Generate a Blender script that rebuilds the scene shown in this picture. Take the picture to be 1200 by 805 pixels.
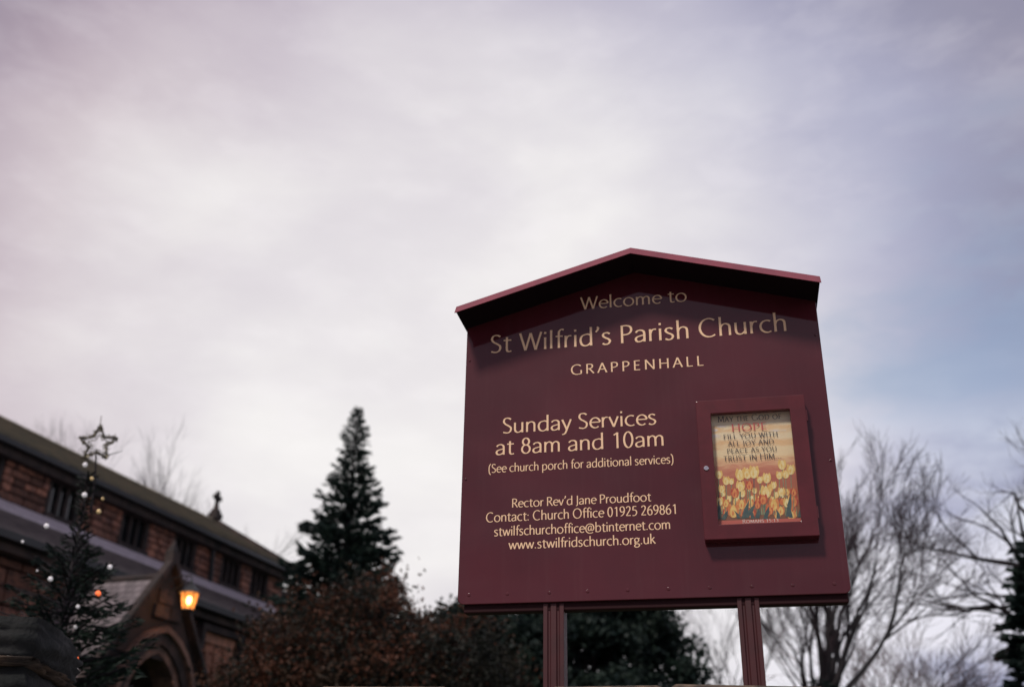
import bpy, bmesh, math, random
import numpy as np
from mathutils import Vector, Matrix, noise
random.seed(7); RNG = np.random.default_rng(7)
C = bpy.context.scene.collection
SC = bpy.context.scene
for o in list(bpy.data.objects): bpy.data.objects.remove(o)
rad = math.radians

# ------------------------------------------------------------------ camera
EYE = 1.35
PITCH, ROLL = 0.44524, 0.015343
cd = bpy.data.cameras.new('camera'); cam = bpy.data.objects.new('camera', cd); C.objects.link(cam)
cx_ = Vector((math.cos(ROLL), -math.sin(PITCH)*math.sin(ROLL), math.cos(PITCH)*math.sin(ROLL)))
cu_ = Vector((-math.sin(ROLL), -math.sin(PITCH)*math.cos(ROLL), math.cos(PITCH)*math.cos(ROLL)))
cf_ = Vector((0, math.cos(PITCH), math.sin(PITCH)))
M = Matrix((cx_, cu_, -cf_)).transposed().to_4x4(); M.translation = (0, 0, EYE)
cam.matrix_world = M
cd.sensor_width = 36; cd.lens = 36*1240.9/1200; cd.clip_end = 3000; cd.clip_start = .05
cd.dof.use_dof = True; cd.dof.focus_distance = 3.62; cd.dof.aperture_fstop = 2.1; cd.dof.aperture_blades = 9
SC.camera = cam
SC.view_settings.view_transform = 'Standard'; SC.view_settings.look = 'None'
SC.view_settings.exposure = 0.0; SC.view_settings.gamma = 1

# ------------------------------------------------------------------ sun and sky
SUN_EL, SUN_AZ = rad(49), rad(212)          # azimuth clockwise from +Y: behind the viewer, to the left
sdir = Vector((math.sin(SUN_AZ)*math.cos(SUN_EL), math.cos(SUN_AZ)*math.cos(SUN_EL), math.sin(SUN_EL)))
sl = bpy.data.lights.new('sun', 'SUN'); sl.energy = 2.4; sl.angle = rad(9); sl.color = (1, .93, .85)
so = bpy.data.objects.new('sun', sl); C.objects.link(so); so.rotation_euler = sdir.to_track_quat('Z', 'Y').to_euler()

class NT:
    def __init__(s, tree): s.t = tree; s.n = tree.nodes; s.l = tree.links
    def new(s, typ, **kw):
        n = s.n.new(typ)
        for k, v in kw.items():
            if k.startswith('i_'):
                key = k[2:]; key = int(key) if key.isdigit() else key.replace('_', ' ')
                s.put(n.inputs[key], v)
            else: setattr(n, k, v)
        return n
    def put(s, sock, v):
        if isinstance(v, bpy.types.NodeSocket): s.l.new(v, sock)
        else: sock.default_value = v
    def math(s, op, a, b=0.0, c=0.0, clamp=False):
        n = s.n.new('ShaderNodeMath'); n.operation = op; n.use_clamp = clamp
        s.put(n.inputs[0], a); s.put(n.inputs[1], b); s.put(n.inputs[2], c); return n.outputs[0]
    def dot(s, a, v):
        n = s.n.new('ShaderNodeVectorMath'); n.operation = 'DOT_PRODUCT'; s.put(n.inputs[0], a); n.inputs[1].default_value = v
        return n.outputs['Value']
    def mix(s, f, a, b, blend='MIX'):
        n = s.n.new('ShaderNodeMix'); n.data_type = 'RGBA'; n.blend_type = blend
        s.put(n.inputs[0], f); s.put(n.inputs[6], a); s.put(n.inputs[7], b); return n.outputs[2]
    def ramp(s, f, a, b, smooth=True):
        n = s.n.new('ShaderNodeMapRange'); n.interpolation_type = 'SMOOTHSTEP' if smooth else 'LINEAR'
        s.put(n.inputs[0], f); n.inputs[1].default_value = a; n.inputs[2].default_value = b; return n.outputs[0]
    def noise(s, vec, scale, detail=4, rough=.55, dist=0.0):
        n = s.new('ShaderNodeTexNoise', i_Scale=scale, i_Detail=detail, i_Roughness=rough, i_Distortion=dist)
        if vec is not None: s.l.new(vec, n.inputs['Vector'])
        return n.outputs['Fac']

def unit(x, y, z):
    v = Vector((x, y, z)); v.normalize(); return v
world = bpy.data.worlds.new('World'); SC.world = world; world.use_nodes = True
w = NT(world.node_tree); w.n.clear()
STR = 0.1
tc = w.new('ShaderNodeTexCoord').outputs['Generated']
sky = w.new('ShaderNodeTexSky', sky_type='NISHITA', sun_disc=False, sun_elevation=SUN_EL, sun_rotation=SUN_AZ, altitude=50.0, air_density=1.0, dust_density=2.0)
def ray(px, py):
    return (cf_ + cx_*((px-600)/1240.9) - cu_*((py-402.5)/1240.9)).normalized()
# a high cloud sheet: streaky noise stretched along the wind, laid on a plane overhead
mp = w.new('ShaderNodeMapping'); w.l.new(tc, mp.inputs[0]); mp.inputs['Scale'].default_value = (1, 1, 2.4); mp.inputs['Rotation'].default_value = (0, rad(-28), rad(20))
n_big = w.noise(mp.outputs[0], 1.3, 3, .45, .0)
n_fine = w.noise(mp.outputs[0], 4.0, 6, .5, .15)
n_wisp = w.noise(mp.outputs[0], 13, 6, .6, .2)
# thin, bright cloud low in the sky ahead, thicker and darker cloud away from it
gdir = unit(-.06, .925, .34)
gl = w.dot(tc, gdir)
gl = w.math('ADD', gl, w.math('MULTIPLY', w.math('SUBTRACT', n_fine, .5), .05))
gl = w.math('ADD', gl, w.math('MULTIPLY', w.math('SUBTRACT', n_big, .5), .08))
glow = w.ramp(gl, .865, .995)
dark = w.ramp(gl, .81, .93)
sx_ = w.new('ShaderNodeSeparateXYZ'); w.l.new(tc, sx_.inputs[0])
side = w.ramp(w.math('ADD', sx_.outputs['X'], w.math('MULTIPLY', w.math('SUBTRACT', n_big, .5), .5)), -.40, .38, False)
thick = w.mix(side, (.53, .43, .49, 1), (.43, .455, .63, 1))
thin = w.mix(w.ramp(n_fine, .3, .7), (.80, .765, .79, 1), (.92, .895, .885, 1))
heavy = w.mix(side, (.24, .20, .27, 1), (.28, .275, .38, 1))
heavy = w.mix(w.math('MULTIPLY', w.ramp(n_fine, .3, .7), .5), heavy, (.42, .39, .48, 1))
thick = w.mix(dark, heavy, thick)
cloud = w.mix(glow, thick, thin)
cloud = w.mix(w.math('MULTIPLY', w.ramp(n_wisp, .42, .75), .12), cloud, (1.1, 1.05, 1.08, 1))
# brighter broken cloud low in the sky to the right
lowm = w.ramp(w.math('ADD', sx_.outputs['Z'], w.math('MULTIPLY', w.math('SUBTRACT', n_fine, .5), .12)), .42, .26)
lowc = w.math('MULTIPLY', lowm, w.ramp(w.math('ADD', n_fine, w.math('MULTIPLY', n_wisp, .35)), .52, .74))
lowc = w.math('MULTIPLY', lowc, w.ramp(sx_.outputs['X'], .12, .34))
cloud = w.mix(w.math('MULTIPLY', lowc, .8), cloud, (.90, .88, .95, 1))
vm = w.n.new('ShaderNodeVectorMath'); vm.operation = 'SCALE'; w.l.new(cloud, vm.inputs[0]); vm.inputs['Scale'].default_value = 1/STR
# a break in the cloud, low to the right
hole = w.dot(tc, tuple(unit(.43, .80, .385)))
hole = w.math('ADD', hole, w.math('MULTIPLY', w.math('SUBTRACT', n_fine, .5), .07))
hole = w.math('ADD', hole, w.math('MULTIPLY', w.math('SUBTRACT', n_wisp, .5), .03))
hole = w.math('MULTIPLY', w.math('MULTIPLY', w.ramp(hole, .978, 1.006), .62), w.math('SUBTRACT', 1.0, w.math('MULTIPLY', lowc, .6)))
bsky = w.mix(1.0, sky.outputs[0], (1.75, 1.60, 1.45, 1), 'MULTIPLY')
col = w.mix(hole, vm.outputs[0], bsky)
bg = w.new('ShaderNodeBackground', i_Strength=STR); w.l.new(col, bg.inputs['Color'])
wo = w.new('ShaderNodeOutputWorld'); w.l.new(bg.outputs[0], wo.inputs['Surface'])

# ------------------------------------------------------------------ materials
def mat(name, col, rough=.7, var=0.0, scale=8.0, col2=None, bump=0.0, bscale=None, metal=0.0, coat=0.0, coat_rough=.05, spec=.5, rand=0.0, emit=None, estr=0.0, trans=0.0, detail=5, lo=.35, hi=.65):
    m = bpy.data.materials.new(name); m.use_nodes = True; t = NT(m.node_tree)
    p = m.node_tree.nodes['Principled BSDF']
    p.inputs['Roughness'].default_value = rough; p.inputs['Metallic'].default_value = metal
    p.inputs['Specular IOR Level'].default_value = spec
    p.inputs['Coat Weight'].default_value = coat; p.inputs['Coat Roughness'].default_value = coat_rough
    c1 = (*col, 1); pos = t.new('ShaderNodeTexCoord').outputs['Object']
    if rand or var or col2:
        c2 = (*col2, 1) if col2 else tuple(x*(1-var) for x in col)+(1,)
        f = t.ramp(t.noise(pos, scale, detail), lo, hi)
        out = t.mix(f, c1, c2)
        if rand:
            r = t.new('ShaderNodeObjectInfo').outputs['Random']
            k = t.math('MULTIPLY_ADD', r, 2*rand, 1-rand)
            v = t.n.new('ShaderNodeVectorMath'); v.operation = 'SCALE'; t.l.new(out, v.inputs[0]); t.l.new(k, v.inputs['Scale']); out = v.outputs[0]
        t.l.new(out, p.inputs['Base Color'])
    else: p.inputs['Base Color'].default_value = c1
    if bump:
        b = t.new('ShaderNodeBump', i_Strength=bump, i_Distance=.02)
        t.l.new(t.noise(pos, bscale or scale*2, 6), b.inputs['Height']); t.l.new(b.outputs[0], p.inputs['Normal'])
    if emit: p.inputs['Emission Color'].default_value = (*emit, 1); p.inputs['Emission Strength'].default_value = estr
    if trans: p.inputs['Transmission Weight'].default_value = trans
    return m
def leafmat(name, a, b, scale=2.0, thin=.25):
    m = mat(name, a, .6, scale=scale, col2=b, spec=.25); t = NT(m.node_tree); p = m.node_tree.nodes['Principled BSDF']
    tr = t.new('ShaderNodeBsdfTranslucent'); src = p.inputs['Base Color'].links[0].from_socket; t.l.new(src, tr.inputs[0])
    mx = t.new('ShaderNodeMixShader'); mx.inputs[0].default_value = thin; t.l.new(p.outputs[0], mx.inputs[1]); t.l.new(tr.outputs[0], mx.inputs[2])
    t.l.new(mx.outputs[0], m.node_tree.nodes['Material Output'].inputs[0]); return m

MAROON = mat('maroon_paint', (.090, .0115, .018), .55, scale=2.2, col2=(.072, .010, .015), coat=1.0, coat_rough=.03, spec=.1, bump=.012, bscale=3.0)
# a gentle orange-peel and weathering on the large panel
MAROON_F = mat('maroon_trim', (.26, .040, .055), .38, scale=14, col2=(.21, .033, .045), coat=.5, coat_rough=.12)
MAROON_C = mat('maroon_case', (.110, .015, .021), .42, scale=14, col2=(.09, .013, .018), coat=.5, coat_rough=.1, spec=.2)
_t = NT(MAROON.node_tree); _p = _t.n['Principled BSDF']; _src = _p.inputs['Base Color'].links[0].from_socket
_mp = _t.new('ShaderNodeMapping'); _t.l.new(_t.new('ShaderNodeTexCoord').outputs['Object'], _mp.inputs[0]); _mp.inputs['Scale'].default_value = (16, 1, .9)
_st = _t.ramp(_t.noise(_mp.outputs[0], 1.6, 7, .65, .2), .48, .80); _sp = _t.ramp(_t.noise(_t.new('ShaderNodeTexCoord').outputs['Object'], 5, 8, .7), .45, .75)
_c = _t.mix(_t.math('MULTIPLY', _st, .13), _src, (.135, .055, .055, 1)); _c = _t.mix(_t.math('MULTIPLY', _sp, .16), _c, (.045, .012, .016, 1)); _t.l.new(_c, _p.inputs['Base Color'])
_t.l.new(_t.math('MULTIPLY_ADD', _sp, .10, .02), _p.inputs['Coat Roughness'])
SOFFIT_SHADE = mat('soffit_painted_shade', (.012, .006, .008), .8, spec=.1)  # shade under the hood is put into this near-black colour
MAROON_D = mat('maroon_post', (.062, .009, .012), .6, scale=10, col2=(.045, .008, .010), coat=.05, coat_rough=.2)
CREAM = mat('cream_vinyl', (.95, .64, .40), .5, spec=.3)
CHROME = mat('chrome', (.8, .78, .78), .18, metal=1.0)
GLASS_CASE = bpy.data.materials.new('case_glass'); GLASS_CASE.use_nodes = True
_t = NT(GLASS_CASE.node_tree); _t.n.clear(); _a = _t.new('ShaderNodeBsdfTransparent'); _a.inputs[0].default_value = (.96, .97, .97, 1); _g = _t.new('ShaderNodeBsdfGlossy', i_Roughness=.03)
_f = _t.new('ShaderNodeLayerWeight'); _m = _t.new('ShaderNodeMixShader'); _t.put(_m.inputs[0], _t.math('MULTIPLY_ADD', _t.math('POWER', _f.outputs['Facing'], 5.0), .8, .025)); _t.l.new(_a.outputs[0], _m.inputs[1]); _t.l.new(_g.outputs[0], _m.inputs[2])
_o = _t.new('ShaderNodeOutputMaterial'); _t.l.new(_m.outputs[0], _o.inputs[0])
STONE = mat('brown_sandstone', (.29, .125, .080), .85, scale=4, col2=(.10, .05, .04), bump=.5, bscale=25, rand=.55)
STONE_D = mat('sooty_sandstone', (.050, .034, .031), .9, scale=3, col2=(.022, .018, .018), bump=.5, bscale=22, rand=.35)
STONE_L = mat('dressed_sandstone', (.46, .21, .14), .8, scale=5, col2=(.28, .14, .095), bump=.3, bscale=25)
STONE_R = mat('arch_sandstone', (.19, .11, .08), .8, scale=5, col2=(.10, .06, .048), bump=.3, bscale=25, rand=.2)
MORTAR = mat('dark_mortar', (.016, .013, .013), .95, scale=9, col2=(.01, .009, .01))
SLATE = mat('mossy_slate', (.25, .205, .145), .85, scale=2.5, col2=(.16, .15, .115), bump=.3, bscale=18, rand=.1)
SLATE_A = mat('grey_slate', (.20, .165, .17), .5, scale=3, col2=(.12, .10, .108), bump=.3, bscale=16, rand=.25)
LEAD = mat('weathered_lead', (.50, .44, .48), .5, scale=6, col2=(.40, .35, .38), bump=.2)
IRON = mat('black_iron', (.012, .013, .015), .5)
PANE = mat('leaded_dark_glass', (.006, .008, .01), .12, spec=.6)
WOOD_D = mat('dark_oak', (.03, .018, .012), .7)
LAMP_G = mat('amber_lamp_glass', (.9, .4, .1), .4, emit=(1, .30, .055), estr=1.5)
_t = NT(LAMP_G.node_tree); _m = _t.new('ShaderNodeMixShader'); _m.inputs[0].default_value = .5; _a = _t.new('ShaderNodeBsdfTransparent'); _t.l.new(_t.n['Principled BSDF'].outputs[0], _m.inputs[1]); _t.l.new(_a.outputs[0], _m.inputs[2]); _t.l.new(_m.outputs[0], _t.n['Material Output'].inputs[0])
LAMP_B = mat('lamp_bulb', (1, .8, .5), .4, emit=(1, .62, .22), estr=14)
BARK = mat('dark_bark', (.022, .016, .019), .9, scale=6, col2=(.014, .012, .015), bump=.6, bscale=30)
BARK_F = mat('purple_brown_twig', (.035, .020, .027), .9, scale=6, col2=(.022, .015, .021))
NEEDLE = leafmat('dark_needles', (.018, .034, .026), (.010, .021, .020), 1.2)
NEEDLE_X = leafmat('fir_needles', (.016, .030, .020), (.008, .017, .015), 2.5)
NEEDLE_Y = leafmat('yew_needles', (.022, .036, .026), (.012, .022, .020), 1.2)
BRONZE = leafmat('bronze_leaves', (.115, .042, .024), (.040, .026, .016), 1.7, .3)
BRONZE_D = leafmat('dark_leaves', (.030, .026, .018), (.013, .017, .014), 1.7, .3)
MOSSM = mat('mossy_stone', (.020, .020, .020), .95, scale=7, col2=(.008, .010, .010), bump=.7, bscale=30)
MOSS = mat('green_moss', (.09, .13, .03), 1.0, scale=40, col2=(.035, .055, .02), bump=.9, bscale=90)
COPING = mat('wall_coping', (.20, .14, .10), .95, scale=9, col2=(.07, .055, .045), bump=.8, bscale=40, rand=.25)
GRASS = mat('lawn', (.035, .06, .02), .95, scale=3, col2=(.022, .04, .014), bump=.6, bscale=60)
TARMAC = mat('tarmac', (.05, .05, .052), .9, scale=30, col2=(.04, .04, .042), bump=.4, bscale=120)
FLAGS = mat('paving', (.22, .21, .2), .9, scale=4, col2=(.17, .16, .15), bump=.3, bscale=50, rand=.15)
PAINT_Y = mat('yellow_line_paint', (.6, .42, .06), .8, scale=20, col2=(.4, .3, .06))

# ------------------------------------------------------------------ helpers
def tag(o, label=None, cat=None, group=None, kind=None):
    if label: o['label'] = label
    if cat: o['category'] = cat
    if group: o['group'] = group
    if kind: o['kind'] = kind
    return o
def empty(name, loc, rz=0.0):
    o = bpy.data.objects.new(name, None); C.objects.link(o); o.location = loc; o.rotation_euler = (0, 0, rz)
    o.empty_display_size = .2; return o
def link(name, me, m, parent=None, smooth=False):
    if m is not None:
        for x in (m if isinstance(m, (list, tuple)) else [m]): me.materials.append(x)
    if smooth: me.shade_smooth()
    o = bpy.data.objects.new(name, me); C.objects.link(o)
    if parent: o.parent = parent
    return o
class MB:
    def __init__(s): s.v = []; s.f = []; s.mi = []
    def add(s, vs, fs, mi=0):
        b = len(s.v); s.v += [tuple(v) for v in vs]; s.f += [tuple(b+i for i in f) for f in fs]; s.mi += [mi]*len(fs); return s
    def box(s, x0, x1, y0, y1, z0, z1, mi=0):
        return s.add([(x0,y0,z0),(x1,y0,z0),(x1,y1,z0),(x0,y1,z0),(x0,y0,z1),(x1,y0,z1),(x1,y1,z1),(x0,y1,z1)],
                     [(0,3,2,1),(4,5,6,7),(0,1,5,4),(1,2,6,5),(2,3,7,6),(3,0,4,7)], mi)
    def prism(s, pts, y0, y1, mi=0):           # polygon in x,z (counter-clockwise seen from -y) extruded along y
        n = len(pts); vs = [(x, y0, z) for x, z in pts]+[(x, y1, z) for x, z in pts]
        fs = [tuple(range(n)), tuple(range(2*n-1, n-1, -1))]+[(i, n+i, n+(i+1) % n, (i+1) % n) for i in range(n)]
        return s.add(vs, fs, mi)
    def tube(s, pts, rads, sides=6, cap=True, mi=0):
        pts = [Vector(p) for p in pts]; b = len(s.v); n = len(pts); up = None
        for i, p in enumerate(pts):
            d = (pts[min(i+1, n-1)]-pts[max(i-1, 0)]).normalized()
            if up is None: up = d.orthogonal().normalized()
            a = (up-d*up.dot(d)).normalized(); up = a; c = d.cross(a); r = rads[i] if hasattr(rads, '__len__') else rads
            for k in range(sides):
                t = 2*math.pi*k/sides; s.v.append(tuple(p+(a*math.cos(t)+c*math.sin(t))*r))
        for i in range(n-1):
            for k in range(sides):
                k2 = (k+1) % sides; s.f.append((b+i*sides+k, b+i*sides+k2, b+(i+1)*sides+k2, b+(i+1)*sides+k)); s.mi.append(mi)
        if cap:
            s.f.append(tuple(b+k for k in range(sides-1, -1, -1))); s.f.append(tuple(b+(n-1)*sides+k for k in range(sides))); s.mi += [mi, mi]
        return s
    def lathe(s, cx, cy, prof, sides=16, mi=0):
        b = len(s.v); n = len(prof)
        for r, z in prof:
            for k in range(sides):
                t = 2*math.pi*k/sides; s.v.append((cx+r*math.cos(t), cy+r*math.sin(t), z))
        for i in range(n-1):
            for k in range(sides):
                k2 = (k+1) % sides; s.f.append((b+i*sides+k, b+i*sides+k2, b+(i+1)*sides+k2, b+(i+1)*sides+k)); s.mi.append(mi)
        s.f.append(tuple(b+k for k in range(sides-1, -1, -1))); s.f.append(tuple(b+(n-1)*sides+k for k in range(sides))); s.mi += [mi, mi]
        return s
    def mesh(s, name):
        me = bpy.data.meshes.new(name); me.from_pydata(s.v, [], s.f); me.polygons.foreach_set('material_index', s.mi); me.update(); return me
    def build(s, name, m, parent=None, off=(0, 0, 0), smooth=False, bevel=0.0, seg=2):
        if off != (0, 0, 0): s.v = [(x-off[0], y-off[1], z-off[2]) for x, y, z in s.v]
        me = s.mesh(name)
        if bevel:
            bm = bmesh.new(); bm.from_mesh(me)
            bmesh.ops.bevel(bm, geom=bm.edges[:], offset=bevel, segments=seg, affect='EDGES', profile=.5, clamp_overlap=True)
            bm.to_mesh(me); bm.free()
        return link(name, me, m, parent, smooth)
def quads_mesh(name, P):                                     # P: (n,4,3) array of quads
    n = len(P); me = bpy.data.meshes.new(name); me.vertices.add(n*4); me.loops.add(n*4); me.polygons.add(n)
    me.vertices.foreach_set('co', P.reshape(-1).astype(np.float32)); me.loops.foreach_set('vertex_index', np.arange(n*4, dtype=np.int32))
    me.polygons.foreach_set('loop_start', np.arange(0, n*4, 4, dtype=np.int32)); me.update(calc_edges=True); return me
def leaf_quads(cen, axis, L, W):                             # folded diamond leaves round centres
    n = len(cen); axis = axis/np.linalg.norm(axis, axis=1, keepdims=True)
    r = RNG.normal(size=(n, 3)); side = np.cross(axis, r); side /= np.linalg.norm(side, axis=1, keepdims=True)+1e-9
    L = np.asarray(L).reshape(-1, 1)*np.ones((n, 1)); W = np.asarray(W).reshape(-1, 1)*np.ones((n, 1))
    return np.stack([cen-axis*L*.5, cen+side*W*.5, cen+axis*L*.5, cen-side*W*.5], axis=1)

# ------------------------------------------------------------------ lettering: a humanist face drawn with a broad pen
def arc(cx, cy, rx, ry, a0, a1, n=18):
    return [(cx+rx*math.cos(rad(a0+(a1-a0)*i/n)), cy+ry*math.sin(rad(a0+(a1-a0)*i/n))) for i in range(n+1)]
def cur(*p, n=7):
    p = list(p); q = [p[0]]+p+[p[-1]]; out = []
    for i in range(1, len(q)-2):
        a, b, c_, d = (Vector(x) for x in (q[i-1], q[i], q[i+1], q[i+2]))
        for k in range(n):
            t = k/n; v = .5*((2*b)+(c_-a)*t+(2*a-5*b+4*c_-d)*t*t+(3*b-a-3*c_+d)*t**3); out.append((v.x, v.y))
    return out+[tuple(p[-1])]
def ln(*p): return list(p)
X = .66; stem = lambda x, t=X: ln((x, t), (x, 0))
arch = lambda x, w_=.39: cur((x, .40), (x+.05, .55), (x+.17, .645), (x+w_-.10, .635), (x+w_-.015, .55), (x+w_, .38), (x+w_, 0))
G = {
 ' ': (.26, []), 'a': (.55, [cur((.07,.53),(.16,.63),(.30,.65),(.41,.58),(.44,.44),(.44,0)), cur((.44,.37),(.30,.34),(.12,.27),(.065,.15),(.13,.025),(.28,.02),(.44,.14))]),
 'b': (.64, [stem(.1,1.05), cur((.1,.46),(.20,.60),(.34,.65),(.50,.56),(.56,.33),(.49,.09),(.32,.005),(.18,.02),(.1,.06))]),
 'c': (.53, [arc(.34,.33,.275,.33,58,305)]), 'd': (.65, [stem(.54,1.05), cur((.54,.58),(.44,.645),(.32,.65),(.14,.56),(.075,.32),(.14,.08),(.28,.005),(.42,.05),(.54,.19))]),
 'e': (.57, [arc(.32,.33,.25,.33,8,312), ln((.085,.365),(.565,.365))]),
 'f': (.34, [cur((.41,1.01),(.32,1.05),(.22,.98),(.185,.82),(.185,0)), ln((.04,.66),(.36,.66))]),
 'g': (.56, [arc(.27,.44,.19,.21,0,360), cur((.17,.27),(.10,.17),(.14,.09),(.36,.05),(.50,-.03),(.49,-.18),(.36,-.29),(.18,-.29),(.06,-.20),(.09,-.07),(.22,.02)), ln((.40,.58),(.55,.63))]),
 'h': (.60, [stem(.1,1.05), arch(.1)]), 'i': (.22, [stem(.11), ln((.11,.97),(.11,.86))]),
 'k': (.52, [stem(.1,1.05), ln((.43,.66),(.12,.34)), ln((.20,.42),(.50,0))]), 'l': (.22, [stem(.11,1.05)]),
 'm': (.92, [stem(.1), arch(.1,.35), arch(.45,.35)]), 'n': (.60, [stem(.1), arch(.1)]), 'o': (.67, [arc(.335,.33,.275,.335,90,450,24)]),
 'p': (.64, [ln((.1,.66),(.1,-.33)), cur((.1,.46),(.20,.60),(.34,.65),(.50,.56),(.56,.33),(.49,.09),(.32,.005),(.18,.02),(.1,.08))]),
 'r': (.37, [stem(.1), cur((.1,.38),(.15,.54),(.24,.64),(.36,.64))]),
 's': (.46, [cur((.38,.59),(.26,.655),(.12,.62),(.085,.49),(.18,.38),(.32,.29),(.385,.17),(.31,.03),(.18,0),(.06,.06))]),
 't': (.40, [cur((.18,.84),(.18,.18),(.22,.03),(.31,.005),(.39,.035)), ln((.03,.66),(.38,.66))]),
 'u': (.60, [cur((.1,.66),(.1,.24),(.14,.08),(.25,.01),(.38,.05),(.49,.19)), stem(.49)]), 'v': (.50, [ln((.03,.66),(.255,0)), ln((.255,0),(.47,.66))]),
 'w': (.80, [ln((.03,.66),(.22,0)), ln((.22,0),(.40,.64)), ln((.40,.64),(.58,0)), ln((.58,0),(.77,.66))]),
 'y': (.50, [ln((.03,.66),(.26,.02)), cur((.48,.66),(.25,-.05),(.16,-.26),(.02,-.32))]),
 'A': (.68, [ln((.34,1),(.66,0)), ln((.02,0),(.34,1)), ln((.14,.36),(.54,.36))]), 'C': (.80, [arc(.47,.5,.39,.51,52,308,24)]),
 'D': (.80, [stem(.1,1), cur((.1,.97),(.32,.98),(.54,.92),(.70,.72),(.73,.49),(.68,.24),(.52,.07),(.30,.02),(.1,.03))]),
 'E': (.54, [stem(.1,1), ln((.1,.97),(.47,.97)), ln((.1,.52),(.43,.52)), ln((.1,.03),(.49,.03))]),
 'F': (.50, [stem(.1,1), ln((.1,.97),(.46,.97)), ln((.1,.52),(.42,.52))]),
 'G': (.86, [cur((.76,.86),(.62,.97),(.44,1.0),(.22,.90),(.09,.66),(.09,.36),(.21,.11),(.42,0),(.62,.02),(.78,.09),(.78,.42))]),
 'H': (.76, [stem(.1,1), stem(.66,1), ln((.1,.52),(.66,.52))]), 'I': (.23, [stem(.115,1)]),
 'J': (.27, [cur((.15,1),(.15,.1),(.12,-.08),(.0,-.16))]), 'L': (.50, [stem(.1,1), ln((.1,.03),(.47,.03))]),
 'M': (.88, [ln((.12,1),(.07,0)), ln((.13,1),(.44,.12)), ln((.44,.12),(.75,1)), ln((.76,1),(.81,0))]),
 'N': (.78, [stem(.1,1), ln((.1,1),(.68,0)), stem(.68,1)]), 'O': (.92, [arc(.46,.5,.385,.51,90,450,28)]),
 'P': (.58, [stem(.1,1), cur((.1,.97),(.30,.97),(.46,.90),(.51,.73),(.45,.56),(.30,.47),(.1,.46))]),
 'R': (.62, [stem(.1,1), cur((.1,.97),(.30,.97),(.46,.90),(.50,.74),(.43,.58),(.28,.50),(.1,.49)), ln((.28,.50),(.60,0))]),
 'S': (.54, [cur((.46,.90),(.32,.99),(.14,.95),(.085,.76),(.17,.60),(.33,.48),(.46,.34),(.44,.12),(.29,.01),(.06,.06))]),
 'T': (.60, [ln((.02,.97),(.58,.97)), stem(.3,1)]), 'U': (.74, [cur((.1,1),(.1,.35),(.17,.08),(.37,0),(.57,.08),(.64,.35),(.64,1))]),
 'W': (1.0, [ln((.02,1),(.27,0)), ln((.27,0),(.50,.97)), ln((.50,.97),(.73,0)), ln((.73,0),(.98,1))]),
 'Y': (.62, [ln((.02,1),(.31,.48)), ln((.60,1),(.31,.48)), ln((.31,.48),(.31,0))]),
 '0': (.56, [arc(.28,.5,.21,.50,90,450,26)]), '1': (.56, [ln((.33,1),(.33,0)), ln((.33,.98),(.15,.84))]),
 '2': (.56, [cur((.09,.82),(.18,.97),(.34,.98),(.44,.83),(.40,.60),(.22,.28),(.07,.03)), ln((.07,.035),(.50,.035))]),
 '3': (.56, [cur((.10,.90),(.25,1),(.42,.90),(.42,.70),(.31,.57),(.18,.54)), cur((.18,.54),(.38,.50),(.48,.33),(.43,.11),(.26,0),(.08,.05))]),
 '5': (.56, [ln((.16,.97),(.46,.97)), cur((.16,.97),(.14,.60),(.30,.60),(.45,.48),(.47,.25),(.36,.06),(.20,0),(.08,.04))]),
 '6': (.56, [cur((.44,.99),(.24,.86),(.10,.58),(.08,.28),(.17,.05),(.31,0),(.46,.12),(.48,.34),(.39,.54),(.24,.57),(.10,.42))]),
 '8': (.56, [arc(.28,.755,.165,.225,90,450,20), arc(.28,.27,.205,.27,90,450,22)]),
 '9': (.56, [cur((.12,.01),(.32,.14),(.46,.42),(.48,.72),(.39,.95),(.25,1),(.10,.88),(.08,.66),(.17,.46),(.32,.43),(.46,.58))]),
 "'": (.24, [cur((.11,1.03),(.16,.98),(.15,.88),(.06,.74))]), '.': (.24, [ln((.11,.10),(.11,0))]), ':': (.24, [ln((.11,.10),(.11,0)), ln((.11,.60),(.11,.50))]),
 '(': (.32, [cur((.27,1.06),(.12,.82),(.08,.42),(.12,.0),(.27,-.25))]), ')': (.32, [cur((.05,1.06),(.20,.82),(.24,.42),(.20,.0),(.05,-.25))]),
 '@': (.98, [cur((.66,.60),(.52,.66),(.38,.56),(.32,.38),(.36,.22),(.48,.18),(.60,.30),(.66,.60),(.64,.26),(.74,.18),(.86,.30),(.88,.52),(.76,.78),(.50,.88),(.24,.78),(.09,.50),(.12,.14),(.34,-.08),(.62,-.10),(.80,-.02))]),
}
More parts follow.
